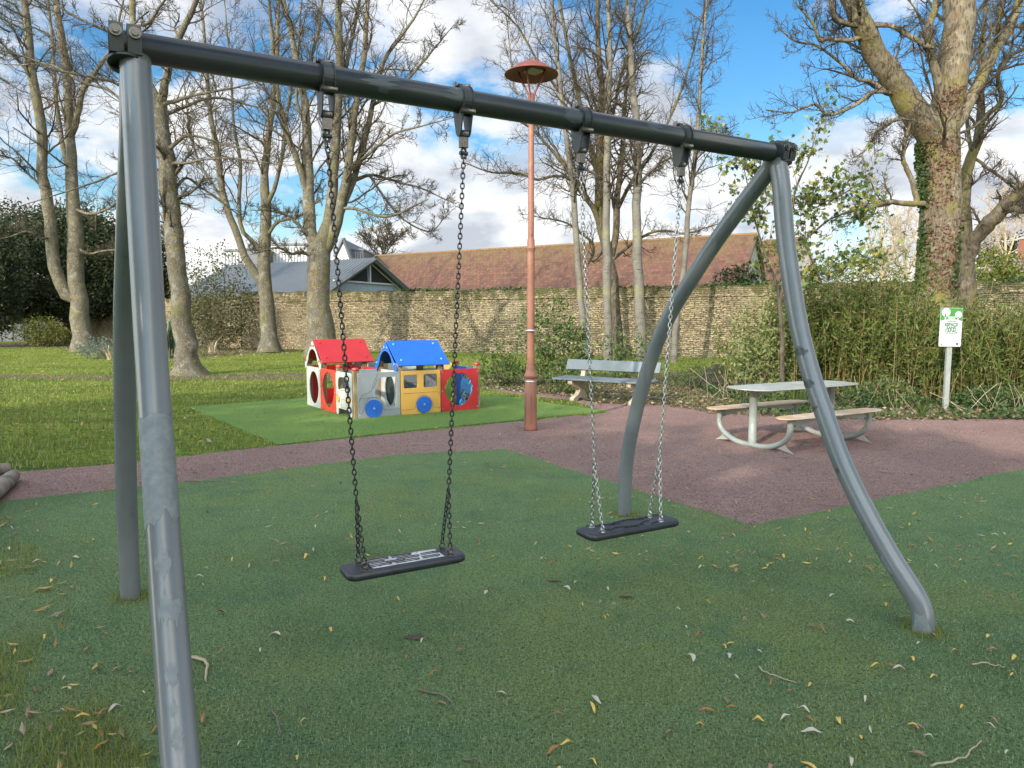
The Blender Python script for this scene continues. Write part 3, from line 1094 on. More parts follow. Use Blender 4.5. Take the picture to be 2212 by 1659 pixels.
def FR(s, w, z):
    return LM + U2 * s + N2 * w + np.array([0, 0, z])


PR = .054
HB = 2.612
SF = thing('swing_stand', 'tall grey steel swing stand with curved legs straddling the green turf', 'swing stand', FR(1.8, .1, 0))


def leg(prof, so_, name='leg'):
    """prof: (w, z); so_(w)-> s offset"""
    pts = np.array([FR(so_(w, z), w, z) for w, z in prof])
    sp_ = smooth_path(pts, 60)
    return MB().tubes(sp_[None], PR, 28, caps=True).obj(name, M_metal, SF)


NEAR = [(.18, 2.565), (.215, 2.41), (.255, 2.13), (.312, 1.852), (.380, 1.575), (.475, 1.304), (.593, 1.044), (.718, .794), (.868, .564), (1.030, .35), (1.118, .251), (1.190, .165), (1.222, .09), (1.228, -.03)]
FAR = [(.155, 2.565), (.105, 2.51), (-.094, 2.332), (-.30, 2.14), (-.50, 1.926), (-.777, 1.603), (-.976, 1.25), (-1.133, .838), (-1.229, .449), (-1.25, .1), (-1.252, -.03)]
leg(NEAR, lambda w, z: 3.56 - .03 * (w - .2))
leg(FAR, lambda w, z: 3.56)
leg(NEAR, lambda w, z: .10)
leg(FAR, lambda w, z: .10 + .075 * min(0, w))
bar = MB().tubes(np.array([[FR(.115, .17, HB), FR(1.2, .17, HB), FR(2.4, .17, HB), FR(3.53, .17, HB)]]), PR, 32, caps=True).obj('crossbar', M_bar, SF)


# corner brackets
def bracket(s, sgn):
    m = MB()
    # cast body wrapping the two leg heads
    body = [(-.075, -.05), (.075, -.05), (.085, .01), (.07, .055), (.03, .068), (-.03, .068), (-.07, .055), (-.085, .01)]
    prof = np.array(body)
    for k_, (s0, s1) in enumerate(((-.052, -.006), (.006, .052))):
        v = []
        for sx in (s0, s1):
            for (a_, z_) in prof:
                v.append(FR(s + sx, .17 + a_, HB + z_))
        nn = len(prof)
        i = np.arange(nn)
        j = (i + 1) % nn
        m.add(v, np.stack([i, j, j + nn, i + nn], 1), [list(range(nn))[::-1]], [list(range(nn, 2 * nn))])
    m.tubes([[FR(s - .055, .17, HB), FR(s + .055, .17, HB)]], .05, 20, caps=True)
    bo = m.obj('corner_bracket', M_dark, SF)
    # collar discs at the leg heads
    c = MB()
    for dw, tilt, off in ((.005, -.2, .03), (-.045, .75, 0)):
        ax = np.array([0, 0, 1.0]) * math.cos(tilt) - N2 * math.sin(-tilt) * 1.0
        ax = ax / np.linalg.norm(ax)
        cc = FR(s, .185 + dw, HB - .065)
        c.tubes([[cc - ax * .006, cc + ax * .006]], .062, 28, caps=True)
    c.obj('collar', M_dark, bo)
    b_ = MB()
    for sx in (-.031, .031):
        for wv in (.17 + .085,):
            for zz in (HB + .02,):
                p0 = FR(s + sx, wv - .01, zz)
                b_.tubes([[p0, p0 + N2 * .018]], .021, 16, caps=True)
                b_.tubes([[p0 + N2 * .012, p0 + N2 * .026]], .012, 10, caps=True)
    b_.obj('bolt', M_steel, bo)
    return bo


bracket(.07, -1)
bracket(3.585, 1)
# elbow cap on the right end
mb = MB()
pth = np.array([FR(3.50, .17, HB), FR(3.55, .172, HB - .002), FR(3.585, .178, HB - .02), FR(3.60, .185, HB - .06)])
mb.tubes(pth[None], PR + .003, 24, caps=True)
mb.obj('end_cap', M_dark, SF)

# worn patches where the paint has flaked: thin shells following the tube
M_worn = mat('worn primer patch', (.135, .155, .16), .6, var=(.20, .22, .225), vscale=30)
M_wornd = mat('dark wet patch', (.050, .063, .068), .35)


def patch(path, t0, t1, a0, a1, m, seed, parent=None, rad=PR):
    """ragged shell on tube between fractions t0..t1 and angles a0..a1 (deg, 0 = toward camera/-N)"""
    r_ = np.random.default_rng(seed)
    sp_ = smooth_path(np.array(path), 400)
    nn = 26
    na = 18
    i0, i1 = t0 * 399, t1 * 399
    rows = []
    jag0, jag1 = r_.normal(0, 1, na), r_.normal(0, 1, na)
    k3 = np.ones(3) / 3
    jag0, jag1 = np.convolve(jag0, k3, 'same') * 1.3, np.convolve(jag1, k3, 'same') * 1.3
    if a1 - a0 < 150:
        jag0, jag1 = jag0 * 3.2, jag1 * 3.2
    ang = np.linspace(R(a0), R(a1), na)
    ww = np.sin(np.linspace(0, math.pi, na)) ** .5 * r_.uniform(.55, 1.2, na) if (a1 - a0) < 150 else np.ones(na)
    mid = (i0 + i1) / 2
    hv = (i1 - i0) / 2
    for q in range(nn):
        f = q / (nn - 1) * 2 - 1
        row = []
        for j in range(na):
            ext = hv * (ww[j] + .10 * (jag0[j] if f < 0 else jag1[j]) + .02)
            ii = np.clip(mid + f * ext, 0, 398.9)
            a_ = int(ii)
            c = sp_[a_] * (1 - ii + a_) + sp_[a_ + 1] * (ii - a_)
            tt = sp_[min(a_ + 3, 399)] - sp_[max(a_ - 3, 0)]
            tt = tt / np.linalg.norm(tt)
            fwd = np.array([-c[0], -c[1], 0.0])
            fwd -= tt * (fwd @ tt)
            fwd /= np.linalg.norm(fwd)
            sd_ = np.cross(tt, fwd)
            row.append(c + (rad + .0012) * (math.cos(ang[j]) * fwd + math.sin(ang[j]) * sd_))
        rows.append(row)
    v = np.array(rows).reshape(-1, 3)
    idx = np.arange(nn * na).reshape(nn, na)
    q = np.stack([idx[:-1, :-1], idx[:-1, 1:], idx[1:, 1:], idx[1:, :-1]], -1).reshape(-1, 4)
    return MB().add(v, q, smooth=True).obj('worn_patch', m, parent or SF)


LN = [FR(.10, w, z) for w, z in NEAR]
RN_ = [FR(3.56 - .03 * (w - .2), w, z) for w, z in NEAR]
patch(LN, .475, .60, -75, 80, M_worn, 1)
for (a_, b_, c0, c1, sd_) in ((.635, .665, -20, 35, 3), (.69, .725, -45, 35, 4), (.765, .79, -15, 30, 5), (.805, .818, -5, 18, 6), (.83, .855, -18, 22, 7)):
    patch(LN, a_, b_, c0, c1, M_worn, sd_)
for (a_, b_, c0, c1, sd_) in ((.405, .425, -20, 75, 8), (.475, .492, -5, 80, 9), (.53, .54, 20, 70, 11), (.66, .672, 30, 60, 12), (.84, .87, 25, 60, 13), (.955, 1.0, -60, 60, 14)):
    patch(RN_, a_, b_, c0, c1, M_wornd if sd_ < 13 else M_worn, sd_)
BARP = [FR(.115, .17, HB), FR(1.2, .17, HB), FR(2.4, .17, HB), FR(3.53, .17, HB)]
for (a_, b_, c0, c1, sd_) in ((.245, .30, -60, 40, 20), (.36, .40, -70, 20, 21), (.55, .58, -60, 40, 22), (.70, .73, -70, 10, 23)):
    patch(BARP, a_, b_, c0, c1, M_wornd, sd_)


# hanger clamps
def hanger_meshes():
    ms = {}
    m = MB()
    ex, ey, ez = U2, N2, np.array([0, 0, 1.0])

    def L(a, b, c):
        return ex * a + ey * b + ez * c
    # band: wide ring
    k = 28
    for rr0, rr1 in ((PR + .001, PR + .010),):
        ang = np.arange(k) * 2 * math.pi / k
        rings = []
        for (s_, r_) in ((-.024, rr0), (-.024, rr1 + .006), (-.019, rr1 + .006), (-.019, rr1), (.019, rr1), (.019, rr1 + .006), (.024, rr1 + .006), (.024, rr0)):
            rings.append([L(s_, r_ * math.cos(t), r_ * math.sin(t)) for t in ang])
        v = np.array(rings)
        idx = np.arange(len(rings) * k).reshape(len(rings), k)
        q = np.stack([idx, np.roll(idx, -1, 1), np.roll(np.roll(idx, -1, 0), -1, 1), np.roll(idx, -1, 0)], -1).reshape(-1, 4)
        m.add(v.reshape(-1, 3), q, smooth=False)
    # side plates tapering to the pivot
    for sy in (1, -1):
        prof = [(.062 * sy, .01), (.066 * sy, -.03), (.030 * sy, -.125), (.022 * sy, -.150), (.0 * sy, -.150), (.004 * sy, -.115), (.030 * sy, -.06)]
    for sx in (-.027, .021):
        prof = [(-.060, .0), (-.058, -.035), (-.026, -.145), (-.012, -.160), (.012, -.160), (.026, -.145), (.058, -.035), (.060, .0), (.030, -.050), (.010, -.062), (-.010, -.062), (-.030, -.050)]
        v = [L(sx, y_, z_) for y_, z_ in prof] + [L(sx + .006, y_, z_) for y_, z_ in prof]
        nn = len(prof)
        i = np.arange(nn)
        j = (i + 1) % nn
        m.add(v, np.stack([i, i + nn, j + nn, j], 1), [[0, 11, 2 - 1]], )
        # faces as quads between outer and inner edge
        fc = [[0, 1, 11], [1, 10, 11], [1, 2, 10], [2, 3, 10], [3, 4, 9], [3, 9, 10], [4, 5, 9], [5, 6, 9], [6, 8, 9], [6, 7, 8]]
        m.add(v[:nn], [f[::-1] for f in fc])
        m.add(v[nn:], fc)
    ms['clamp_body'] = m
    m = MB()
    m.tubes([[L(-.034, -.012, PR + .017), L(.034, -.012, PR + .017)]], .011, 14, caps=True)
    m.tubes([[L(-.040, -.012, PR + .017), L(-.031, -.012, PR + .017)]], .015, 14, caps=True)
    m.tubes([[L(.031, -.012, PR + .017), L(.040, -.012, PR + .017)]], .015, 14, caps=True)
    ms['clamp_bolt'] = m
    m = MB()
    m.tubes([[L(-.036, .045, -.055), L(.036, .045, -.055)]], .013, 14, caps=True)
    ms['side_bolt'] = m
    m = MB()
    m.tubes([[L(-.021, 0, -.148), L(.021, 0, -.148)]], .018, 16, caps=True)
    m.box((0, 0, -.188), (.036, .030, .046), math.atan2(U2[1], U2[0]))
    m.tubes([[L(-.0185, 0, -.188), L(.0185, 0, -.188)]], .006, 10, caps=True)
    ms['pivot_block'] = m
    m = MB()
    m.tubes([[L(-.020, 0, -.236), L(.020, 0, -.236)]], .0095, 12, caps=True)
    th_ = np.linspace(0, math.pi, 10)
    m.tubes(np.array([[L(.012 * math.cos(a), 0, -.236 + .024 * math.sin(a)) for a in th_]]), .005, 8)
    m.tubes([[L(-.012, 0, -.236), L(-.008, 0, -.262)], [L(.012, 0, -.236), L(.008, 0, -.262)]], .006, 8, caps=True)
    ms['shackle'] = m
    return {k_: v_.mesh(k_, {'clamp_body': M_dark, 'clamp_bolt': M_steel, 'side_bolt': M_steel, 'pivot_block': M_steel, 'shackle': M_dark}[k_]) for k_, v_ in ms.items()}


HM = hanger_meshes()
HS = [.812, 1.452, 2.118, 2.795]
for s_ in HS:
    e = bpy.data.objects.new('hanger_clamp', HM['clamp_body'])
    COL.objects.link(e)
    e.parent = SF
    e.location = Vector(FR(s_, .17, HB) - world_loc(SF))
    for k_ in ('clamp_bolt', 'side_bolt', 'pivot_block', 'shackle'):
        part(k_, HM[k_], e)


# chains ---------------------------------------------------------------
def chain(mb, a, b, pitch=.0235, wire=.0032, wid=.0085, twist0=0.0, mat_=0):
    """links along a->b"""
    a, b = np.asarray(a, float), np.asarray(b, float)
    L = np.linalg.norm(b - a)
    n = max(2, int(round(L / pitch)))
    ax = (b - a) / L
    p1 = np.cross(ax, [0, 0, 1.0]) if abs(ax[2]) < .9 else np.cross(ax, U2)
    p1 /= np.linalg.norm(p1)
    p2 = np.cross(ax, p1)
    K = 12
    th_ = np.arange(K) * 2 * math.pi / K
    hl = pitch / 2 + wire
    prof = np.stack([np.sign(np.cos(th_)) * np.abs(np.cos(th_)) ** .8 * hl, np.sin(th_) * wid], 1)
    c = np.arange(6) * 2 * math.pi / 6
    for i in range(n):
        o = a + (b - a) * (i + .5) / n
        tw = twist0 + (math.pi / 2 if i % 2 else 0)
        q1 = p1 * math.cos(tw) + p2 * math.sin(tw)
        q2 = np.cross(ax, q1)
        ctr = o + prof[:, 0:1] * ax + prof[:, 1:2] * q1
        tn = np.roll(ctr, -1, 0) - np.roll(ctr, 1, 0)
        tn /= np.linalg.norm(tn, axis=1, keepdims=True)
        nn = np.cross(tn, q2)
        ring = ctr[:, None] + wire * (np.cos(c)[None, :, None] * nn[:, None] + np.sin(c)[None, :, None] * q2[None, None])
        idx = np.arange(K * 6).reshape(K, 6)
        f = np.stack([idx, np.roll(idx, -1, 1), np.roll(np.roll(idx, -1, 0), -1, 1), np.roll(idx, -1, 0)], -1).reshape(-1, 4)
        mb.add(ring.reshape(-1, 3), f, mat=mat_, smooth=True)


def swing(label, s0, s1, ss0, ss1, a0, a1, zs, mch, style, vlen=.34):
    """s0,s1 hanger positions; ss0,ss1 seat ends; a0,a1 attachment positions; zs seat top"""
    W_ = .17
    hw = .088
    t = thing('swing', label, 'swing', FR((ss0 + ss1) / 2, W_, zs))
    seat = MB()
    L_ = ss1 - ss0
    # rounded slab: outline rounded rect with bevelled section
    out = rrect(-L_ / 2, -hw, L_ / 2, hw, .035, 6)
    n = len(out)
    lay = [(.95, -.038), (1.0, -.030), (1.0, -.010), (.97, -.002), (.92, 0)]
    rows = []
    for k_, z_ in lay:
        row = []
        for (x, y) in out:
            sx = (abs(x) - (1 - k_) * .10) / max(abs(x), 1e-6) if abs(x) > 1e-6 else 1
            xx = math.copysign(max(abs(x) - (1 - k_) * .20, 0), x)
            yy = math.copysign(max(abs(y) - (1 - k_) * .20, 0), y)
            sag = .010 * math.cos(math.pi * xx / L_)
            row.append(FR((ss0 + ss1) / 2 + xx, W_ + yy, zs + z_ - (sag if style == 1 else sag * .3)))
        rows.append(row)
    v = np.array(rows)
    idx = np.arange(len(lay) * n).reshape(len(lay), n)
    q = np.stack([idx[:-1], np.roll(idx[:-1], -1, 1), np.roll(idx[1:], -1, 1), idx[1:]], -1).reshape(-1, 4)
    seat.add(v.reshape(-1, 3), q, smooth=True)
    # top as grid so the shading is clean
    seat.f.append((np.array([idx[0, ::-1]]) + 0, 0, False))
    seat.f.append((np.array([idx[-1]]) + 0, 0, False))
    so_ = seat.obj('seat', M_rub, t)
    # worn top pad, sky reflection painted pale
    pad = MB()
    inner = rrect(a0 - (ss0 + ss1) / 2 + .03, -hw + .028, a1 - (ss0 + ss1) / 2 - .03, hw - .028, .02, 4)
    if style == 0:
        nx = 16
        xs = np.linspace(a0 - (ss0 + ss1) / 2 + .035, a1 - (ss0 + ss1) / 2 - .035, nx)
        g_ = []
        for x in xs:
            for y in (-hw + .026, hw - .026):
                g_.append(FR((ss0 + ss1) / 2 + x, W_ + y, zs + .0015 - .0030 * math.cos(math.pi * x / L_) * 0))
        i = np.arange(nx - 1) * 2
        pad.add(g_, np.stack([i, i + 2, i + 3, i + 1], 1))
        pad.obj('seat_pad', M_rubw, so_)
    # moulded grooves
    gr = MB()
    cx_ = (ss0 + ss1) / 2
    if style == 0:
        spec = [(-.12, -.045, .10), (.0, -.045, .09), (-.15, -.01, .10), (.02, -.008, .10), (.13, -.015, .08), (-.13, .03, .10), (.0, .035, .11), (.12, .03, .08), (-.05, .012, .08)]
        for (x, y, l_) in spec:
            th_ = np.linspace(-math.pi / 2, math.pi / 2, 7)
            pts = [FR(cx_ + x - l_ / 2, W_ + y + .009, zs + .003)] + [FR(cx_ + x + l_ / 2 + .009 * math.cos(a), W_ + y + .009 * math.sin(a) * -1, zs + .003) for a in th_] + [FR(cx_ + x - l_ / 2, W_ + y - .009, zs + .003)]
            gr.tubes(np.array([pts]), .0022, 5)
    else:
        r_ = np.random.default_rng(5)
        for q_ in range(15):
            x = -.20 + .40 * (q_ % 8) / 7 + r_.normal(0, .01)
            y = -.045 + .09 * (q_ // 8) + r_.normal(0, .012)
            a = r_.choice([0.1, .5, -.4]) + r_.normal(0, .1)
            l_ = .035
            pts = [FR(cx_ + x - l_ * math.cos(a), W_ + y - l_ * math.sin(a), zs + .001), FR(cx_ + x + l_ * math.cos(a), W_ + y + l_ * math.sin(a), zs + .001), FR(cx_ + x + l_ * math.cos(a) + .02, W_ + y + l_ * math.sin(a) + .008, zs + .001)]
            gr.tubes(np.array([pts]), .0020, 5)
    gr.obj('groove', M_groove, so_)
    for (sh, at) in ((s0, a0), (s1, a1)):
        ch = MB()
        top = FR(sh, W_, HB - .258)
        bot = FR(at, W_, zs + .03)
        f = 1 - vlen / np.linalg.norm(top - bot)
        kn = top + (bot - top) * f
        chain(ch, top, kn, twist0=.6 if style else .4)
        for sw in (-1, 1):
            chain(ch, kn, FR(at, W_ + sw * .048, zs + .030), twist0=.3 * sw)
        co = ch.obj('chain', mch, t)
        for sw in (-1, 1):
            r_ = MB()
            base = FR(at, W_ + sw * .048, zs)
            th_ = np.linspace(0, 2 * math.pi, 15)
            r_.tubes(np.array([[base + np.array([0, 0, .020]) + .013 * (math.cos(a) * (N2 if style else U2) + math.sin(a) * np.array([0, 0, 1.])) for a in th_]]), .0042, 8)
            r_.tubes([[base - [0, 0, .004], base + [0, 0, .005]]], [[.019, .016]], 16, caps=True)
            r_.obj('ring_bolt', mch if style else M_steel, t)
    return t


swing('black rubber swing with shiny worn seat top and dark chains nearest the left legs', HS[0], HS[1], .84, 1.418, .925, 1.345, .482, M_chain_d, 0, .28)
swing('black rubber swing with dull patterned seat and silvery galvanised chains on the right', HS[2], HS[3], 2.15, 2.775, 2.245, 2.655, .462, M_chain_l, 1, .34)


# ------------------------------------------------------------------ lamp post
lc = G(1146, 930)
t = thing('street_lamp', 'tall salmon pink lamp post with dark red dish shade beside the path', 'street lamp', lc)


def zpx(py, X=1145, Y=None):
    return P(X, py, Y or lc[1])[2]


MB().lathe([(0, -.02), (.098, -.02), (.096, .05), (.084, zpx(825)), (.078, zpx(822))], lc, 32).obj('base', M_lamp, t)
z0 = zpx(826)
m = MB().lathe([(.078, z0), (.079, z0 + .035), (.080, z0 + .04), (.074, z0 + .05), (.076, z0 + .06), (.094, z0 + .07), (.100, z0 + .095), (.096, z0 + .115), (.078, z0 + .135), (.068, z0 + .16), (.064, z0 + .22), (.066, z0 + .235), (.055, z0 + .24)], lc, 32)
col_ = m.obj('collar', M_lamp, t)
z1 = zpx(540)
MB().lathe([(.054, z0 + .2), (.051, z1)], lc, 28).obj('lower_column', M_lamp, t)
MB().lathe([(.056, z1 - .02), (.058, z1 + .0), (.066, z1 + .015), (.066, z1 + .035), (.054, z1 + .05), (.052, z1 + .14), (.044, z1 + .16), (.042, z1 + .17)], lc, 28).obj('joint', M_lamp, t)
zt = zpx(205)
MB().lathe([(.043, z1 + .1), (.040, zt), (.03, zt + .02), (0, zt + .02)], lc, 24).obj('upper_column', M_lamp, t)
for zz in (zpx(714), zpx(826) + .018):
    rr = .056 if zz > 1.5 else .082
    MB().lathe([(rr, zz - .012), (rr + .003, zz - .012), (rr + .003, zz + .012), (rr, zz + .012)], lc, 24).obj('steel_band', mat('steel band', (.6, .6, .58), .35, .8), t)
# access door outline
dm = MB()
af = math.atan2(-lc[1], -lc[0]) - .35
for a in (af - .5, af + .5):
    dm.tubes([[lc + np.array([.099 * math.cos(a), .099 * math.sin(a), .1]), lc + np.array([.088 * math.cos(a), .088 * math.sin(a), .55])]], .003, 5)
dm.obj('door', M_lampr, t)
zd = zpx(160)
hd = .372
zr = zd
sh = MB().lathe([(0, zr + .165), (.06, zr + .162), (.14, zr + .145), (.215, zr + .105), (.235, zr + .085), (.26, zr + .07), (hd, zr + .0), (hd + .004, zr - .012), (hd - .006, zr - .012), (.24, zr + .035), (.20, zr + .05), (0, zr + .055)], lc, 40)
so_ = sh.obj('shade', M_lampr, t)
MB().box((lc[0] + .03, lc[1], zr + .042), (.22, .22, .02), .6).obj('lamp_glass', M_lampg, so_)
for a in (2.7, 4.3, 6.1):
    am = MB()
    d3 = np.array([math.cos(a), math.sin(a), 0])
    pts = np.array([lc + d3 * .035 + [0, 0, zt - .10], lc + d3 * .05 + [0, 0, zt + .02], lc + d3 * .14 + [0, 0, zt + .2], lc + d3 * .19 + [0, 0, zr + .05]])
    am.tubes(smooth_path(pts, 12)[None], .013, 8)
    am.obj('support_arm', M_lampr, t)

# ------------------------------------------------------------------ sign
sb = G(2042, 886)
t = thing('park_sign', 'small white and green no-smoking sign on a leaning grey post before the bamboo', 'sign', sb)
sY = sb[1]
pb_, pt_ = sb, P(2053, 690, sY + .02)
MB().box(tuple((pb_ + pt_) / 2), (.085, .05, np.linalg.norm(pt_ - pb_)), 0, M=np.array(Matrix.Rotation(math.atan2(pt_[0] - pb_[0], pt_[2] - pb_[2]), 3, 'Y'))).obj('post', M_post, t)
c_bl, c_br, c_tl = P(2027.3, 748.4, sY - .04), P(2074.7, 748.8, sY - .04), P(2032.2, 665, sY - .04)
ex, ey = (c_br - c_bl), (c_tl - c_bl)
SW, SH = np.linalg.norm(ex), np.linalg.norm(ey)
ey = ey - ex * (ex @ ey) / SW ** 2 * 1.0
so3 = world_loc(t)
MS = frame(c_bl, ex, ey)


def on_sign(me, x, y, dz, name, parent, rot=0):
    xf(me, MS @ Matrix.Translation((x, y, dz)) @ Matrix.Rotation(rot, 4, 'Z'), so3)
    return part(name, me, parent)


plate = on_sign(flat_mesh(rrect(0, 0, SW, SH, .014), [], .006, M_swht), 0, 0, 0, 'plate', t)
ge = [(.004, SH * .665)] + [(SW * (.01 + .98 * i / 14), SH * (.665 + .045 * math.sin(math.pi * i / 14))) for i in range(15)] + [(SW - .004, SH - .012), (SW - .012, SH - .004), (.012, SH - .004), (.004, SH - .012)]
on_sign(flat_mesh(ge, [], .001, M_sgrn), 0, 0, .0045, 'green_field', plate)
tr = MB()
for (cx_, cy_, r_, tx) in ((.245, .885, .19, .225), (.81, .825, .15, .80)):
    on_sign(flat_mesh(ell(SW * cx_, SH * cy_, SW * r_, SW * r_, 26, .004, 9), [], .001, M_swht), 0, 0, .0058, 'tree_symbol', plate)
    on_sign(flat_mesh(rrect(SW * tx - .010, SH * .67, SW * tx + .010, SH * (cy_ - .05), .002), [], .001, M_swht), 0, 0, .0058, 'tree_symbol', plate)
for (y_, x0_, x1_) in ((.765, .34, .67), (.742, .33, .68), (.72, .36, .66)):
    on_sign(flat_mesh(rrect(SW * x0_, SH * y_, SW * x1_, SH * (y_ + .013), .001), [], .001, M_swht), 0, 0, .0058, 'bench_symbol', plate)
for i, (w_, sz) in enumerate((('ESPACE', .070), ('SANS', .070), ('TABAC', .070))):
    on_sign(text_mesh(w_, sz, M_stxt, .0006, 1.0, 0, .0026), SW * .52, SH * (.565 - .083 * i), .0042, 'lettering', plate)
on_sign(flat_mesh(rrect(SW * .27, SH * .338, SW * .80, SH * .350, .001), [], .001, M_stxt), 0, 0, .0042, 'underline', plate)
on_sign(flat_mesh(ell(SW * .55, SH * .345, .008, .006, 10), [], .001, M_sred), 0, 0, .005, 'red_mark', plate)
for (y_, x0_, x1_, h_, mm) in ((.635, .33, .72, .022, M_stxt), (.605, .30, .72, .012, M_sgrn), (.295, .14, .88, .007, M_sgry), (.262, .24, .60, .006, M_sgry), (.245, .24, .60, .006, M_sgry), (.228, .24, .68, .006, M_sgrn), (.19, .24, .60, .006, M_sgry), (.172, .24, .76, .006, M_sgrn), (.155, .24, .60, .006, M_sgry),
                               (.075, .40, .62, .012, M_slbl), (.050, .38, .64, .014, M_slbl), (.03, .38, .62, .006, M_slbl)):
    rr_ = np.random.default_rng(int(y_ * 1000))
    m = MB()
    x = x0_
    while x < x1_:
        wl = rr_.uniform(.02, .06)
        m.add([[SW * x, SH * y_, .0038], [SW * min(x + wl, x1_), SH * y_, .0038], [SW * min(x + wl, x1_), SH * (y_ + h_), .0038], [SW * x, SH * (y_ + h_), .0038]], [[0, 1, 2, 3]])
        x += wl + .012
    me = m.mesh('small_print', mm)
    on_sign(me, 0, 0, 0, 'small_print', plate)
on_sign(flat_mesh(ell(SW * .13, SH * .055, .018, .022, 8), [], .001, mat('crest brown', (.25, .16, .10), .6)), 0, 0, .0042, 'crest', plate)
on_sign(flat_mesh(rrect(SW * .78, SH * .045, SW * .89, SH * .10, .001), [], .001, M_sblu), 0, 0, .0042, 'blue_logo', plate)
on_sign(flat_mesh(rrect(SW * .78, SH * .033, SW * .89, SH * .043, .001), [], .001, M_sred), 0, 0, .0042, 'blue_logo', plate)

# ------------------------------------------------------------------ picnic table
ta = R(30)
tu, tw_ = np.array([math.cos(ta), math.sin(ta), 0]), np.array([math.sin(ta), -math.cos(ta), 0])
TC = np.array([3.70, 9.27, 0])
t = thing('picnic_table', 'grey picnic table with two tan bench seats on curved tube legs', 'picnic table', TC)


def T(a, b, z):
    return TC + tu * a + tw_ * b + np.array([0, 0, z])


def board(L_, Wd, taper, bow, z, off, th, m, name, par=t):
    """board with pointed-round ends"""
    pts = []
    n = 10
    for i in range(n + 1):
        x = -L_ / 2 + taper + (L_ - 2 * taper) * i / n
        pts.append((x, -Wd / 2 - bow * math.sin(math.pi * i / n)))
    pts += [(L_ / 2 - taper * .35, -Wd * .36), (L_ / 2 - .01, -Wd * .12), (L_ / 2, 0), (L_ / 2 - .01, Wd * .12), (L_ / 2 - taper * .35, Wd * .36)]
    for i in range(n + 1):
        x = L_ / 2 - taper - (L_ - 2 * taper) * i / n
        pts.append((x, Wd / 2 + bow * math.sin(math.pi * i / n)))
    pts += [(-L_ / 2 + taper * .35, Wd * .36), (-L_ / 2 + .01, Wd * .12), (-L_ / 2, 0), (-L_ / 2 + .01, -Wd * .12), (-L_ / 2 + taper * .35, -Wd * .36)]
    me = flat_mesh(pts, [], th, m, .002)
    xf(me, frame(T(0, off, z), tu, -tw_), world_loc(t))
    return part(name, me, par)


board(2.08, .66, .17, .02, .745, 0, .014, M_table, 'tabletop')
for off in (-.56, .56):
    board(1.92, .27, .16, .01, .435, off, .014, M_benchw, 'bench_seat')
HL = .76
for e in (-1, 1):
    m = MB()
    pts = [T(e * HL, -.56, .42), T(e * HL, -.565, .30), T(e * HL, -.53, .18), T(e * HL, -.40, .085), T(e * HL, -.22, .030), T(e * HL, 0, .02),
           T(e * HL, .22, .030), T(e * HL, .40, .085), T(e * HL, .53, .18), T(e * HL, .565, .30), T(e * HL, .56, .42)]
    m.tubes(smooth_path(pts, 50)[None], .036, 16, caps=True)
    fr = m.obj('cross_tube', M_tsteel, t)
    MB().tubes([[T(e * HL, 0, .02), T(e * HL, 0, .737)]], .050, 24, caps=True).obj('leg', M_tsteel, t)
    for s_ in (-1, 1):
        prof = [(s_ * .30, .05), (s_ * .62, .005), (s_ * .53, .06), (s_ * .47, .12), (s_ * .42, .10)]
        v = [T(e * HL + dx, b_, z_) for dx in (-.006, .006) for b_, z_ in prof]
        nn = 5
        i = np.arange(nn)
        j = (i + 1) % nn
        MB().add(v, np.stack([i, j, j + nn, i + nn], 1), [list(range(nn))[::-1]], [list(range(nn, 2 * nn))]).obj('foot_plate', M_plate, t)
# arched stiffener plates
for off, ztop, L_, hh in ((-.56, .427, 1.42, .125), (.56, .427, 1.42, .125), (0, .736, 1.40, .11)):
    n = 16
    top = [(-L_ / 2 + L_ * i / n, 0) for i in range(n + 1)]
    bot = [(L_ / 2 - L_ * i / n, -hh + (hh - .045) * math.sin(math.pi * i / n) ** .7) for i in range(n + 1)]
    me = flat_mesh(top + bot, [], .010, M_tsteel)
    xf(me, frame(T(0, off, ztop), tu, (0, 0, 1)), world_loc(t))
    rl_ = part('side_rail', me, t)
    b_ = MB()
    for e in (-1, 1):
        for zz in (-.03, -.095):
            c = T(e * (L_ / 2 - .03), off, ztop + zz)
            b_.tubes([[c - tw_ * .014, c + tw_ * .014]], .012, 10, caps=True)
    b_.obj('bolt', M_steel, rl_)

# ------------------------------------------------------------------ park bench
ba = R(-36)
bu, bn = np.array([math.cos(ba), math.sin(ba), 0]), np.array([math.sin(ba), -math.cos(ba), 0])   # bn: seat side, toward camera-left
BC = np.array([1.93, 13.85, 0])
t = thing('park_bench', 'grey-blue board park bench on cream concrete supports at the path edge', 'bench', BC)


def Bp(a, b, z):
    return BC + bu * a + bn * b + np.array([0, 0, z])


# profile in (b, z)
prof = [(.42, 0), (.42, .07), (.25, .13), (.17, .20), (.20, .26), (.46, .33), (.50, .36), (.50, .435), (.06, .425), (.03, .44), (-.10, .80), (-.16, .79), (-.11, .60), (-.07, .40), (-.02, .22), (-.06, .14), (-.10, .09), (-.10, 0), (.05, 0), (.10, .05), (.22, .05), (.28, 0)]
for e in (-1, 1):
    me = flat_mesh(prof, [], .10, M_cream, .008)
    xf(me, frame(Bp(e * .63, 0, 0), bn, (0, 0, 1)), world_loc(t))
    sp_ = part('support', me, t)
    k_ = MB()
    for b_, z_ in ((.40, .405), (.22, .395)):
        k_.box(tuple(Bp(e * .63 - .06, b_, z_ - .02)), (.05, .10, .075), ba)
    k_.obj('black_bracket', M_blk, sp_)


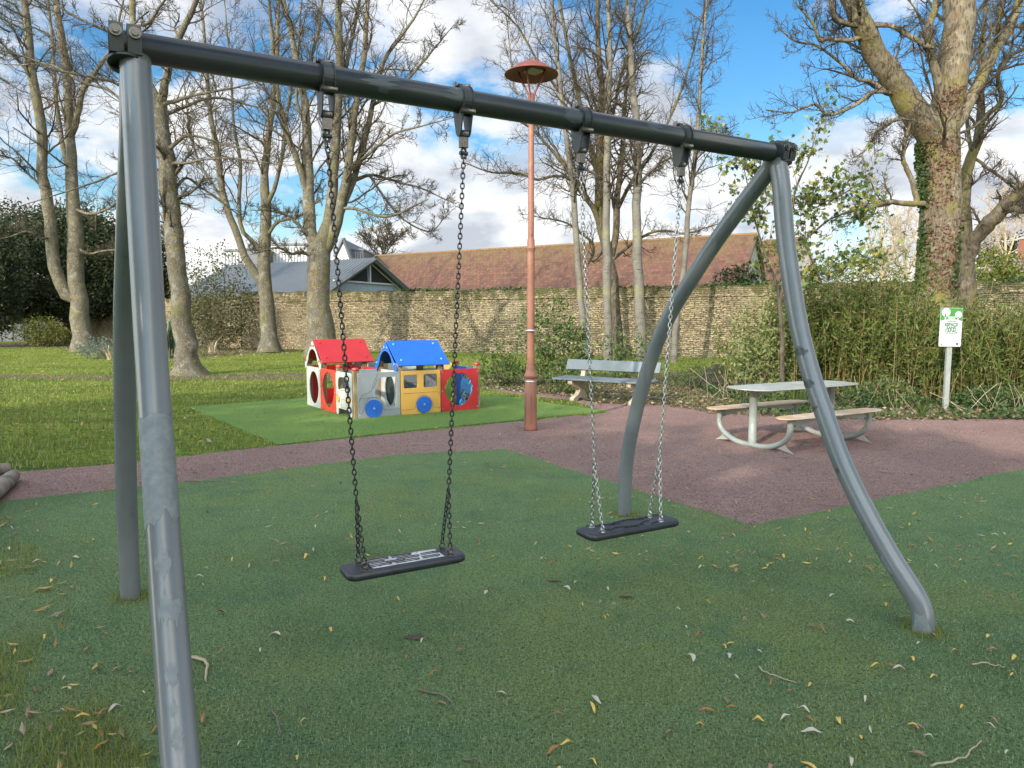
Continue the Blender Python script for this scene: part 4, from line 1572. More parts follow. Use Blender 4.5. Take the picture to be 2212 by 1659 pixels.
def slat(L_, b0_, z0_, b1_, z1_, th, name):
    c = (Bp(0, b0_, z0_) + Bp(0, b1_, z1_)) / 2
    ey_ = Bp(0, b1_, z1_) - Bp(0, b0_, z0_)
    me = flat_mesh(rrect(-L_ / 2, -np.linalg.norm(ey_) / 2, L_ / 2, np.linalg.norm(ey_) / 2, .015), [], th, M_slat, .005)
    xf(me, frame(c, bu, ey_), world_loc(t))
    part(name, me, t)


slat(2.05, .03, .465, .27, .455, .035, 'seat_board')
slat(2.05, .29, .454, .54, .445, .035, 'seat_board')
slat(2.05, -.005, .60, -.085, .80, .035, 'backrest')


# ------------------------------------------------------------------ playhouse
PO = G(769.8, 905)
pa = R(34)
pu, pv = np.array([math.cos(pa), math.sin(pa), 0]), np.array([-math.sin(pa), math.cos(pa), 0])
PM, PH = .76, .745
PZ = np.array([0, 0, 1.0])
t = thing('playhouse', 'colourful red, blue, grey and yellow board playhouse shaped like a car with two roofs', 'playhouse', PO + pu * 1.14 + pv * 1.14)
PB = world_loc(t)


def H3(u, v, z):
    return PO + pu * u * PM + pv * v * PM + PZ * z


def pnl(name, outer, holes, m, o, ex, parent=t, th=.018, zl=0.0, nrm=None):
    me = flat_mesh(outer, holes, th, m, .003)
    n_ = Vector(ex).cross(Vector((0, 0, 1)))
    return part(name, xf(me, frame(np.asarray(o, float) + np.array(n_) * zl, ex, (0, 0, 1)), PB), parent)


def lines(paths, o, ex, m, parent, off=.0105, r=.0026):
    n_ = np.cross(ex, PZ)
    mb = MB()
    for pth in paths:
        q = np.array([o + ex * a + PZ * b + n_ * off for a, b in pth])
        if len(q) > 2:
            q = smooth_path(q, 30)
        mb.tubes(q[None], r, 5)
    return mb.obj('engraved_line', m, parent)


def disc(name, o, ex, a, b, r, th, m, parent, off=.02, cap=None, capr=.022, oval=1.0):
    n_ = np.cross(ex, PZ)
    c = o + ex * a + PZ * b + n_ * off
    q = MB().tubes([[c - n_ * th / 2, c + n_ * th / 2]], r, 36, caps=True)
    ob = q.obj(name, m, parent)
    if cap is not None:
        k_ = MB().tubes([[c + n_ * th / 2, c + n_ * (th / 2 + .010), c + n_ * (th / 2 + .018)]], [[capr, capr * .9, capr * .4]], 8, smooth=False, caps=True)
        k_.obj('hub', cap, ob)
    return ob


def screws(pts, o, ex, parent, off=.011):
    n_ = np.cross(ex, PZ)
    mb = MB()
    for a, b in pts:
        c = o + ex * a + PZ * b + n_ * off
        mb.tubes([[c, c + n_ * .004]], .0075, 8, caps=True)
    mb.obj('screw', M_wht, parent)


def corner_screws(o, ex, parent):
    screws([(.03, .06), (.03, .37), (.03, PH - .05), (PM - .03, .06), (PM - .03, .37), (PM - .03, PH - .05)], o, ex, parent)


BS = rrect(.008, .01, PM - .008, PH, .03)
# front side, v = 0, ex = +U ; outward normal is  ex x Z = -V  (toward the camera)
o = H3(0, 0, 0) - pv * .055
q = pnl('car_side_panel', BS, [[(.42, .66), (.67, .665), (.69, .64), (.69, .19), (.67, .165), (.52, .165), (.485, .19), (.46, .25), (.40, .32), (.335, .355), (.305, .41), (.315, .47), (.36, .55), (.385, .62)]], M_gry, o, pu)
lines([[(.36, .74), (.27, .55), (.24, .46), (.18, .42), (.09, .39), (.03, .31)], [(.35, .64), (.30, .54), (.27, .49)],
       [(.76, .125), (.47, .125), (.44, .20), (.38, .30), (.28, .345), (.18, .32), (.12, .22), (.10, .12), (.07, .09), (.03, .10), (.02, .25), (.035, .31), (.09, .335), (.38, .34)]], o, pu, M_line, q)
corner_screws(o, pu, q)
disc('wheel', o, pu, .275, .158, .148, .018, M_blue, t, .022, M_lblue)
o = H3(1, 0, 0) - pv * .055
q = pnl('van_side_panel', BS, [rrect(.06, .455, .315, .68, .03), rrect(.43, .455, .685, .68, .03)], M_yel, o, pu)
lines([[(.01, .37), (.30, .37), (.68, .37)], [(.68, .37), (.735, .35), (.745, .30), (.745, .12), (.73, .095), (.63, .095), (.60, .12), (.585, .20), (.53, .29), (.43, .325), (.33, .29), (.28, .21), (.27, .13), (.24, .10), (.01, .09)]], o, pu, M_lineb, q)
corner_screws(o, pu, q)
disc('wheel', o, pu, .43, .165, .142, .018, M_blue, t, .022, M_lblue)
o = H3(2, 0, 0) - pv * .055


def scallop(cx, cy, rx, ry, n=72, amp=.022, k=16):
    out = []
    for i in range(n):
        a = 2 * math.pi * i / n
        s_ = math.sin(a)
        top = 1 if s_ > -.15 else 0
        rr = 1 + (amp / rx) * (abs(math.sin(a * k / 2)) - .2) * top
        x = rx * math.cos(a) * (1 if s_ > 0 else (1 - .22 * (-s_) ** 2))
        out.append((cx + x * rr, cy + ry * s_ * rr))
    return out


q = pnl('round_hole_panel', BS, [scallop(.36, .38, .27, .285)], M_red, o, pu)
corner_screws(o, pu, q)
# left side, u = 0, seen from outside: ex = -V direction has outward normal  (-V) x Z = ... = -U
exl = -pv
o = H3(0, 3, 0) - pu * .055
BSL = rrect(.008, .01, PM - .008, PH, .02)
q = pnl('oval_hole_panel', BSL, [ell(.40, .37, .255, .295)], M_wht, o, exl)
corner_screws(o, exl, q)
o = H3(0, 2, 0) - pu * .055
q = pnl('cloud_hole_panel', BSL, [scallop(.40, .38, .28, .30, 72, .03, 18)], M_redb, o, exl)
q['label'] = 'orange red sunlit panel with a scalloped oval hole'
corner_screws(o, exl, q)
o = H3(0, 1, 0) - pu * .055
outl = [(.02, .05), (.05, .01), (.11, .01), (.13, .05), (.13, .12), (.63, .12), (.63, .05), (.65, .01), (.71, .01), (.735, .05), (.735, .69), (.71, .73), (.66, .74), (.10, .74), (.05, .73), (.02, .70)]
ws = [(.10, .50), (.13, .60), (.20, .645), (.38, .655), (.52, .645), (.60, .60), (.65, .50), (.66, .44), (.62, .425), (.50, .455), (.38, .47), (.24, .455), (.14, .425), (.11, .44)]
q = pnl('car_front_panel', outl, [ws], M_wht, o, exl)
lines([[(.12, .30), (.13, .38), (.20, .42), (.38, .44), (.56, .42), (.63, .38), (.64, .30)], [(.28, .26), (.28, .17), (.31, .15), (.45, .15), (.48, .17), (.48, .26), (.46, .28), (.30, .28), (.28, .26)],
       [(.03, .50), (.07, .48), (.07, .35), (.03, .32)], [(.73, .50), (.69, .48), (.69, .35), (.73, .32)]], o, exl, M_line, q)
disc('headlight', o, exl, .15, .285, .058, .018, M_yel, q, .02)
disc('headlight', o, exl, .61, .285, .058, .018, M_yel, q, .02)
mb = MB().tubes([[H3(0, .12, .47) - pu * .03, H3(0, .24, .57) + pu * .02]], .014, 8, caps=True)
mb.obj('steering_bar', M_red, t)
# inside and far walls
q = pnl('inner_oval_panel', BSL, [ell(.40, .40, .20, .26)], M_wht, H3(1, 1, 0), exl)
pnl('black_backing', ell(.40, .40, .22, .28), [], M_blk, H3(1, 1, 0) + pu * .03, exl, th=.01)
q = pnl('inner_red_panel', BSL, [rrect(.10, .47, .34, .70, .06)], M_redd, H3(1, 2, 0), exl)
lines([[(.40, .30), (.40, .38), (.70, .38)], [(.30, .22), (.55, .22), (.56, .30), (.30, .31), (.30, .22)]], H3(1, 2, 0), exl, M_line, q)
disc('grey_wheel', H3(1, 2, 0), exl, .52, .12, .12, .018, M_gry, q, .02, M_redd)
pnl('inner_red_panel', BSL, [], M_redd, H3(1, 3, 0), exl)
pnl('grey_inner_panel', BS, [], M_gry, H3(0, 1, 0), pu)
o = H3(1.4, 1.0, 0)
q = pnl('sliding_sign_panel', rrect(.0, .01, .80, .72, .03), [], M_gry, o, pu)
lines([[(.05, .385), (.20, .385), (.40, .385), (.68, .385), (.72, .43), (.68, .475), (.40, .475), (.05, .475)], [(.42, .48), (.46, .60), (.56, .70)]], o, pu, M_line, q)
n_ = np.cross(pu, PZ)
for s_, x in (('TRA', .24), ('BLE', .57)):
    me = text_mesh(s_, .085, M_line, .001, 1.0, .35, 0)
    part('lettering', xf(me, frame(o + pu * x + PZ * .43 + n_ * .012, pu, (0, 0, 1)), PB), q)
pnl('back_grey_panel', [(0.01, .01), (.75, .01), (.75, .70), (.60, .70), (.52, .80), (.16, .80), (.10, .74), (.01, .74)], [], M_gry, H3(1, 3, 0), pu)
pnl('back_white_panel', [(0.01, .01), (.75, .01), (.75, .74), (.62, .80), (.45, .82), (.30, .80), (.12, .72), (.01, .70)], [ell(.38, .4, .2, .22)], M_wht, H3(2, 3, 0), pu)
pnl('back_red_panel', BS, [rrect(.2, .3, .55, .6, .05)], M_redd, H3(0, 3, 0), pu)
# right side seen from inside: normal toward -U again
q = pnl('blue_play_panel', BSL, [], M_blue, H3(3, 1, 0), exl)
pnl('blue_play_disc', ell(.42, .38, .22, .21), [], M_lblue, H3(3, 1, 0), exl, q, .006, .013)
pnl('blue_play_disc', ell(.30, .06, .14, .09), [], M_lblue, H3(3, 1, 0), exl, q, .006, .013)
o = H3(3, 1, 0)
nl_ = np.cross(exl, PZ)
M_olive = mat('olive noodle', (.22, .26, .10), .6)
for s_, x, z_, sz in (('Nuo', .36, .61, .22), ('Vou', .38, .24, .22)):
    for k_, (mm, dx) in enumerate(((M_blk, 0), (M_olive, .012))):
        me = text_mesh(s_, sz, mm, .002, 1.15, 0, 0)
        part('lettering', xf(me, frame(o + exl * (x + dx) + PZ * (z_ - dx) + nl_ * (.018 + .004 * k_), exl, (0, 0, 1)), PB), q)
for x, z_ in ((.53, .57), (.37, .20)):
    disc('cream_knob', o, exl, x, z_, .045, .016, mat('cream knob', (.62, .50, .28), .5), q, .026, M_blue, .02)
q = pnl('yellow_play_panel', [(.01, .01), (.75, .01), (.75, .74), (.55, .79), (.30, .74), (.20, .55), (.10, .50), (.01, .40)], [], M_yel, H3(3, 2, 0), exl)
pnl('green_shape', [(.30, .01), (.74, .01), (.74, .72), (.62, .74), (.52, .66), (.50, .45), (.40, .30), (.30, .20)], [], M_grn, H3(3, 2, 0), exl, q, .006, .013)
# posts with red caps
for (u_, v_, zt_, cap) in ((0, 0, .79, 1), (0, .95, .80, 1), (3, 0, .80, 1), (3, 1, .80, 1), (3, 2, .74, 0), (3, 3, .74, 0), (0, 2, .88, 0), (0, 3, .88, 0), (1, 2, .88, 0), (1, 3, .88, 0), (1, 0, .88, 0), (2, 0, .88, 0), (1, 1, .88, 0), (2, 1, .88, 0), (2, 2, .74, 0), (2, 3, .74, 0)):
    c = H3(u_, v_, zt_ / 2)
    ob = MB().box(tuple(c), (.085, .085, zt_), pa).obj('post', M_wood, t)
    if cap:
        k_ = MB()
        k_.tubes([[c + PZ * (zt_ / 2), c + PZ * (zt_ / 2 + .018), c + PZ * (zt_ / 2 + .034), c + PZ * (zt_ / 2 + .042)]], [[.062, .064, .060, .03]], 8, smooth=False, caps=True)
        k_.obj('cap', M_red, ob)


def ph_roof(u0, v0, m, mg, capm):
    """roof on module (u0, v0), ridge along U"""
    ov = .05
    zr_, ze = 1.235, .835
    vm = .5 * PM
    for s_ in (-1, 1):
        a = H3(u0, v0 + .5, zr_) - pu * ov
        e0 = H3(u0, v0 + .5, ze) - pu * ov + pv * s_ * (vm + .09)
        ex_ = pu
        ey_ = a - e0
        L_ = np.linalg.norm(ey_)
        W_ = PM + 2 * ov + .12
        nm = np.cross(ex_, ey_ / L_)
        if nm[2] < 0:
            nm = -nm
        me = flat_mesh(rrect(0, 0, W_, L_ + .004, .012), [], .018, m, .003)
        ro_ = part('roof_board', xf(me, frame(e0, ex_, ey_), PB), t)
        cp = MB()
        for (x, y) in ((.10, .13), (W_ - .12, .13), (.10, L_ - .09), (W_ - .12, L_ - .09)):
            c = e0 + ex_ * x + ey_ / L_ * y + nm * .009
            cp.tubes([[c, c + nm * .010, c + nm * .019]], [[.023, .021, .008]], 8, smooth=False, caps=True)
        cp.obj('bolt_cap', capm, ro_)
    # gables
    pr = [(-.055, .80), (.36, 1.205), (.38, 1.215), (.40, 1.205), (.815, .80), (.82, .74), (.79, .705), (.75, .71), (.725, .76)]
    arch = [(.38 + .27 * math.cos(a), .80 + .27 * math.sin(a)) for a in np.linspace(0, math.pi, 16)]
    pr = pr + [(.70, .80)] + arch[1:-1] + [(.06, .80), (.035, .76), (.01, .71), (-.03, .705), (-.06, .74)]
    for uu in (u0, u0 + 1):
        off_ = -.062 if uu == u0 else .062
        oo = H3(uu, v0, 0) + pu * off_
        me = flat_mesh([(PM - a, b) for a, b in pr][::-1], [], .018, mg, .003)
        ga = part('gable', xf(me, frame(H3(uu, v0 + 1, 0) + pu * off_, exl, (0, 0, 1)), PB), t)
        cp = MB()
        for (a, b) in ((.40 - .06, 1.13), (.40 + .06, 1.13), (.02, .86), (.74, .86)):
            c = H3(uu, v0 + 1, b) + exl * a + pu * (off_ - .009)
            cp.tubes([[c, c - pu * .010, c - pu * .018]], [[.02, .018, .008]], 8, smooth=False, caps=True)
        cp.obj('bolt_cap', capm, ga)


ph_roof(1, 0, M_blue, M_blue, M_lblue)
ph_roof(0, 2, M_red, M_wht, M_redd)

# ------------------------------------------------------------------ logs at the left edge of the path
for (a, b, r_, lab) in (((-60, 1110), (30, 1026), .068, 'pale weathered log lying at the left edge, the nearer of two'),
                        ((-60, 1024), (18, 1010), .06, 'pale weathered log behind the nearer log at the left edge')):
    p0, p1 = G(*a, r_), G(*b, r_)
    d_ = (p1 - p0) / np.linalg.norm(p1 - p0)
    pts = np.linspace(p0 - d_ * .9, p1, 14)
    rr = r_ * (1 + .05 * np.sin(np.arange(14) * 1.3))
    rr[-1] *= .86
    tag(MB().tubes(pts[None], rr[None], 18, caps=True).obj('log', M_log, origin=p1), lab, 'log', 'logs edging the lawn')


# ------------------------------------------------------------------ trees
def norm(v):
    return v / (np.linalg.norm(v, axis=-1, keepdims=True) + 1e-9)


def spawn(pp, pr, n, t0, t1, lr, ang, rr, m, up=.15, wig=.10, rmin=.006, seed=0, lmin=.2, bias=None):
    """children of parent polylines pp (N,M,3), pr (N,M): n per parent"""
    r_ = np.random.default_rng(seed)
    Np, M_, _ = pp.shape
    L = np.linalg.norm(np.diff(pp, axis=1), axis=2).sum(1)
    tt = (t0 + (t1 - t0) * (np.arange(n)[None] + r_.random((Np, n))) / n)
    x = tt * (M_ - 1)
    i = np.clip(x.astype(int), 0, M_ - 2)
    f = (x - i)[..., None]
    ar = np.arange(Np)[:, None]
    s = pp[ar, i] * (1 - f) + pp[ar, i + 1] * f
    rad = pr[ar, i] * (1 - f[..., 0]) + pr[ar, i + 1] * f[..., 0]
    tan = norm(pp[ar, i + 1] - pp[ar, i])
    rnd = norm(r_.normal(size=(Np, n, 3)))
    side = norm(np.cross(tan, rnd))
    a = np.radians(ang[0] + (ang[1] - ang[0]) * r_.random((Np, n, 1)))
    d = norm(tan * np.cos(a) + side * np.sin(a))
    if bias is not None:
        d = norm(d + np.array(bias))
    ln = np.maximum(L[:, None] * (lr[0] + (lr[1] - lr[0]) * r_.random((Np, n))) * (1.15 - .6 * tt), lmin)
    d = d.reshape(-1, 3)
    ln = ln.reshape(-1)
    s = s.reshape(-1, 3)
    pts = [s]
    cur = d
    for k in range(1, m):
        cur = norm(cur + r_.normal(0, wig * 1.7, cur.shape) + np.array([0, 0, up / m * 1.6]))
        pts.append(pts[-1] + cur * (ln / (m - 1))[:, None])
    pts = np.stack(pts, 1)
    r0 = np.maximum(rad.reshape(-1) * rr, rmin)
    prf = r0[:, None] * np.linspace(1, .42, m)[None]
    return pts, np.maximum(prf, rmin * .7)


def tree(name, label, cat, Y, limbs, bark, group=None, dens=1.0, seed=1, base=None, k1=9, k2=8, k3=6, l1=(.16, .34), twig=.0085, barkd=None, up=.35, spread=1.0, flare=1.35, levels=3, leafed=None, ivy=None, start=.3, wig1=.11, ang1=(25, 60)):
    """limbs: list of (points[(px,py,width_px)], depth drift, branch_start, minor?)"""
    r_ = np.random.default_rng(seed)
    first = limbs[0][0]
    bpt = G(first[0][0], first[0][1]) if base is None else np.array(base, float)
    if base is None:
        bpt = P(first[0][0], first[0][1], Y)
        bpt[2] = 0
    t = thing(name, label, cat, bpt, group)
    trunk = MB()
    paths, rads, full = [], [], []
    for li, L in enumerate(limbs):
        pts, drift = L[0], L[1]
        st = L[2] if len(L) > 2 else start
        n = len(pts)
        w3 = []
        y0_ = Y
        snap = None
        if li:
            allp = np.concatenate(full)
            q0 = P(pts[0][0], pts[0][1], Y)
            pr2 = allp[:, :3] - np.array([0, 0, CAM_H])
            pxy = np.stack([pr2[:, 0] / pr2[:, 1], pr2[:, 2] / pr2[:, 1]], 1)
            tgt = np.array([q0[0] / q0[1], (q0[2] - CAM_H) / q0[1]])
            snap = allp[np.argmin(((pxy - tgt) ** 2).sum(1))]
            y0_ = snap[1]
        for i, (px, py, w) in enumerate(pts):
            y = y0_ + drift * (i / max(1, n - 1))
            q = P(px, py, y)
            w3.append([*q, w * .5 * y / F_PX])
        if li:
            w3[0][3] = min(w3[0][3], snap[3] * .95)
            if np.linalg.norm(np.array(w3[0][:3]) - snap[:3]) > .02:
                w3[0] = [*snap[:3], w3[0][3]]
        if w3[-1][3] > .03 or n < 7:
            a_, b__ = np.array(w3[-2]), np.array(w3[-1])
            e_ = b__ + (b__ - a_) * .7
            e_[3] = b__[3] * .35
            w3.append(list(e_))
        if li == 0:
            w3[0][2] = min(w3[0][2], .02)
            w3[0][2] = -.05
            b0_ = list(w3[0])
            nx_ = w3[1]
            f = .45 / max(.5, nx_[2] - b0_[2])
            mid = [b0_[j] + (nx_[j] - b0_[j]) * min(f, .5) for j in range(4)]
            b0_[3] *= flare
            w3 = [b0_, mid] + w3[1:]
        sp_ = smooth_path(np.array(w3), 26 if len(pts) > 3 else 14)
        nb = r_.normal(0, 1, (len(sp_), 3)) * np.minimum(.03, sp_[:, 3:4] * .10)
        nb[:2] = 0
        sp_[:, :3] += nb
        sp_[:, 3] *= 1 + r_.normal(0, .022, len(sp_))
        kk = 14 if sp_[0, 3] > .12 else 8
        trunk.tubes(sp_[None, :, :3], sp_[None, :, 3], kk)
        # resample to a common length for spawning
        full.append(sp_)
        q = smooth_path(sp_, 20)
        a = int(st * 19)
        q = smooth_path(q[a:], 14) if a > 0 else smooth_path(q, 14)
        paths.append(q[:, :3])
        rads.append(q[:, 3])
    trunk.obj('trunk', bark, t)
    pp, pr = np.stack(paths), np.stack(rads)
    n1 = max(1, int(round(k1 * 1.75)))
    b1_, r1_ = spawn(pp, pr, n1, .05, .98, l1, ang1, .34, 9, up, wig1, twig * 1.5, seed * 11 + 1, .5)
    r1_ = np.minimum(r1_, .05 * np.linspace(1, .4, 9)[None])
    b2_, r2_ = spawn(b1_, r1_, k2, .12, .98, (.32, .62), (25, 65), .55, 6, up * .8, .17, twig * 1.15, seed * 11 + 2, .25)
    cr = MB()
    cr.tubes(b1_, r1_, 6)
    cr.tubes(b2_, r2_, 4)
    if levels > 2:
        b3_, r3_ = spawn(b2_, r2_, k3, .15, 1.0, (.38, .75), (25, 65), .6, 4, up * .8, .2, twig * .8, seed * 11 + 3, .14)
        cr.tubes(b3_, r3_, 3)
    # extra twigs straight from the limbs' ends
    cr.obj('crown', barkd or M_bark_d, t)
    return t, (b1_, b2_), paths


def leaf_quads(c, size, r_, normal_up=.0, aspect=.5, fold=0.0, curl=None, direction=None):
    """diamond leaves around centres c"""
    n = len(c)
    sz = size * (.6 + .8 * r_.random(n))
    d = norm(r_.normal(size=(n, 3)) + (0 if direction is None else np.asarray(direction)))
    if normal_up >= 1:
        d[:, 2] *= .2
        d = norm(d)
    nr = norm(r_.normal(size=(n, 3)) + np.array([0, 0, normal_up]))
    s = norm(np.cross(d, nr))
    nn = np.cross(s, d)
    a = c - d * (sz / 2)[:, None]
    b = c + s * (sz * aspect / 2)[:, None] - nn * (sz * fold)[:, None]
    e = c + d * (sz / 2)[:, None] - nn * (sz * fold)[:, None]
    f = c - s * (sz * aspect / 2)[:, None] - nn * (sz * fold)[:, None]
    v = np.stack([a, b, e, f], 1).reshape(-1, 3)
    return v, np.arange(4 * n).reshape(-1, 4)


LOBE = np.array([(0, -.5), (.10, -.30), (.42, -.34), (.30, -.10), (.52, .10), (.22, .12), (.16, .26), (0, .55), (-.16, .26), (-.22, .12), (-.52, .10), (-.30, -.10), (-.42, -.34), (-.10, -.30)])


def leaf_lobed(c, size, r_, direction=None):
    n = len(c)
    sz = size * (.55 + .75 * r_.random(n))
    d = norm(r_.normal(size=(n, 3)) + (0 if direction is None else np.asarray(direction)))
    nr = norm(r_.normal(size=(n, 3)))
    s = norm(np.cross(d, nr))
    nn = np.cross(s, d)
    droop = (LOBE[:, 0] ** 2) * -.5
    v = c[:, None] + sz[:, None, None] * (LOBE[None, :, 0:1] * s[:, None] + LOBE[None, :, 1:2] * d[:, None] + droop[None, :, None] * nn[:, None])
    K = len(LOBE)
    i0 = np.arange(n)[:, None] * K
    qs = np.array([[0, 1, 13, 13], [1, 2, 3, 3], [11, 12, 13, 13], [1, 3, 5, 13], [3, 4, 5, 5], [13, 5, 9, 11], [9, 10, 11, 11], [5, 6, 8, 9], [6, 7, 8, 8]])
    tri = np.array([f[:3] for f in qs if f[2] == f[3]])
    quad = np.array([f for f in qs if f[2] != f[3]])
    return v.reshape(-1, 3), (i0[:, :, None] + tri[None]).reshape(-1, 3), (i0[:, :, None] + quad[None]).reshape(-1, 4)


# --- left double tree
GRP = 'bare trees standing on the lawn'
tree('plane_tree', 'thick lichened bare tree at the far left, forking low with a leaning left limb', 'tree', 35.5, [
    ([(182, 760, 46), (176, 700, 38), (166, 627, 32), (161, 508, 31), (156, 400, 24), (154, 322, 20), (149, 223, 17), (139, 124, 16), (126, 37, 13), (118, -60, 9), (112, -150, 4)], 1.5, .42),
    ([(165, 665, 26), (150, 645, 27), (128, 610, 26), (117, 567, 25), (113, 508, 24), (101, 433, 22), (89, 359, 20), (92, 298, 20), (82, 223, 19), (69, 161, 17), (60, 50, 14), (47, -20, 11), (35, -120, 5)], -1.5, .3),
    ([(160, 290, 12), (165, 265, 12), (178, 198, 10), (200, 165, 9), (223, 131, 8), (243, 99, 6), (262, 20, 4)], -2, .1),
    ([(152, 380, 12), (142, 340, 11), (130, 280, 9), (118, 180, 8), (112, 80, 6), (100, -40, 3)], 2, .1),
    ([(165, 470, 6), (195, 462, 6), (235, 450, 5), (262, 430, 3)], -2, .1),
    ([(112, 500, 6), (90, 515, 5), (60, 500, 4), (20, 512, 3), (-20, 520, 2)], -2, .1),
    ([(87, 400, 6), (60, 375, 5), (30, 345, 4), (0, 335, 3)], -1.5, .1),
    ([(160, 550, 6), (190, 548, 5), (225, 542, 4), (250, 540, 3)], -1, .1),
    ([(69, 161, 8), (40, 130, 6), (10, 100, 4), (-30, 60, 3)], -1, .1)], M_bark, GRP, seed=3, k1=8, l1=(.13, .26))
# --- second tree, roots flaring
tree('plane_tree', 'bare tree with flared roots just right of the left swing leg, forked at the top', 'tree', 20.6, [
    ([(408, 806, 66), (403, 770, 48), (398, 720, 44), (388, 627, 38), (378, 508, 37), (368, 433, 37), (360, 359, 36), (350, 298, 33), (346, 248, 31), (344, 222, 30)], 0, .35),
    ([(346, 235, 22), (335, 205, 18), (318, 170, 15), (300, 110, 14), (287, 50, 13), (284, -20, 11), (280, -120, 6)], .8, .1),
    ([(344, 235, 24), (352, 205, 18), (357, 174, 16), (366, 136, 16), (380, 100, 15), (394, 64, 13), (412, 30, 11), (428, -10, 9), (450, -100, 5)], -.8, .1),
    ([(352, 226, 9), (380, 218, 8), (410, 208, 6), (459, 198, 5), (505, 190, 4), (549, 178, 3)], -1.0, .05),
    ([(356, 255, 9), (400, 230, 7), (440, 215, 6), (480, 212, 5), (540, 228, 4), (600, 240, 3)], 1.2, .05),
    ([(352, 320, 9), (385, 305, 8), (405, 292, 7), (440, 298, 5), (480, 310, 4), (560, 330, 3)], -1.2, .05),
    ([(355, 360, 8), (400, 352, 6), (440, 345, 5), (500, 342, 4), (580, 352, 2.5)], -1.6, .05),
    ([(375, 420, 7), (400, 385, 6), (430, 402, 5), (470, 430, 4), (510, 460, 2.5)], 1.2, .05),
    ([(358, 380, 6), (320, 360, 6), (270, 368, 5), (200, 395, 4), (140, 415, 3), (60, 440, 2)], -1.5, .05),
    ([(346, 250, 7), (300, 215, 7), (250, 180, 6), (190, 165, 6), (120, 150, 5), (60, 125, 4), (0, 108, 3)], -2.0, .05),
    ([(352, 300, 7), (290, 245, 6), (235, 195, 6), (180, 178, 5), (110, 140, 4), (50, 140, 3)], 1.5, .05),
    ([(300, 110, 8), (260, 80, 7), (220, 62, 6), (160, 35, 5), (110, 0, 4)], -1, .05),
    ([(287, 60, 7), (320, 50, 6), (345, 15, 5), (370, -20, 4)], -.6, .05)], M_bark, GRP, seed=5, k1=7, l1=(.14, .32), twig=.0055)
# --- third, pale base
tree('plane_tree', 'pale-based bare tree before the wall, left limb leaning away, left of the red playhouse roof', 'tree', 35.0, [
    ([(583, 760, 44), (582, 735, 36), (578, 680, 31), (570, 610, 28), (572, 540, 25), (576, 437, 21), (570, 380, 16), (580, 300, 14), (592, 200, 12), (598, 90, 9), (604, -40, 5)], 1, .4),
    ([(568, 620, 20), (552, 590, 18), (530, 555, 16), (510, 500, 15), (490, 450, 14), (478, 400, 12), (468, 320, 11), (456, 250, 10), (446, 160, 8), (440, 60, 6), (430, -40, 3)], -1.5, .25),
    ([(572, 560, 11), (556, 530, 10), (525, 500, 9), (516, 440, 8), (520, 360, 7), (505, 270, 6), (500, 180, 5), (490, 60, 3)], 1, .15),
    ([(576, 500, 8), (600, 480, 7), (640, 470, 5), (680, 440, 4)], -1, .1),
    ([(575, 450, 10), (595, 400, 9), (610, 330, 8), (620, 240, 7), (640, 140, 5), (650, 20, 3)], -1, .1),
    ([(485, 430, 7), (460, 400, 6), (430, 350, 5), (410, 280, 4), (400, 200, 3)], -1, .1)], M_bark, GRP, seed=8, k1=9, l1=(.14, .3))
# --- fourth, the big many-stemmed
tree('plane_tree', 'largest many-stemmed bare tree rising behind the red playhouse roof', 'tree', 31.5, [
    ([(697, 790, 66), (695, 730, 60), (690, 680, 54), (687, 635, 48), (688, 590, 48), (692, 548, 44), (705, 500, 26), (715, 450, 24), (719, 397, 22), (727, 278, 19), (733, 159, 17), (732, 60, 14), (730, -30, 10), (728, -120, 5)], 0, .36),
    ([(688, 580, 34), (678, 520, 28), (668, 476, 26), (664, 357, 22), (660, 238, 17), (646, 159, 14), (626, 60, 11), (608, -20, 8), (596, -110, 4)], 1.5, .15),
    ([(668, 440, 14), (654, 385, 13), (640, 340, 13), (624, 298, 12), (602, 218, 11), (592, 130, 9), (584, 40, 7), (576, -60, 4)], -1.5, .1),
    ([(700, 560, 30), (714, 520, 24), (726, 480, 22), (742, 410, 19), (755, 337, 17), (767, 238, 14), (780, 160, 12), (787, 119, 11), (795, 0, 8), (800, -100, 4)], -1, .15),
    ([(728, 470, 16), (744, 437, 15), (765, 385, 13), (782, 330, 12), (803, 238, 11), (826, 139, 9), (850, 100, 7), (880, 60, 6), (906, 20, 4), (930, -30, 3)], 1, .1),
    ([(736, 450, 7), (757, 449, 7), (787, 457, 6), (826, 468, 6), (860, 462, 5), (886, 449, 4), (925, 430, 3)], -1, .1),
    ([(772, 400, 9), (800, 378, 7), (826, 383, 6), (866, 395, 5), (906, 405, 4), (950, 425, 2.5)], 1, .1),
    ([(755, 360, 8), (800, 330, 6), (850, 290, 5), (900, 275, 4), (950, 262, 2.5)], -1.5, .1),
    ([(800, 360, 6), (840, 440, 5), (880, 480, 4), (930, 500, 3), (960, 470, 2)], 1.5, .1),
    ([(664, 520, 8), (640, 480, 7), (610, 460, 6), (580, 455, 4)], -1, .1),
    ([(672, 560, 9), (650, 545, 8), (630, 548, 6), (600, 535, 5), (560, 545, 3)], -1.5, .1),
    ([(733, 200, 9), (752, 120, 8), (770, 40, 6), (786, -60, 4)], 1, .1),
    ([(803, 238, 7), (850, 200, 6), (900, 150, 5), (950, 90, 3)], -1.5, .1),
    ([(661, 270, 8), (640, 200, 7), (680, 100, 6), (700, -30, 4)], 2, .1)], M_bark, GRP, seed=9, k1=9, l1=(.15, .32))
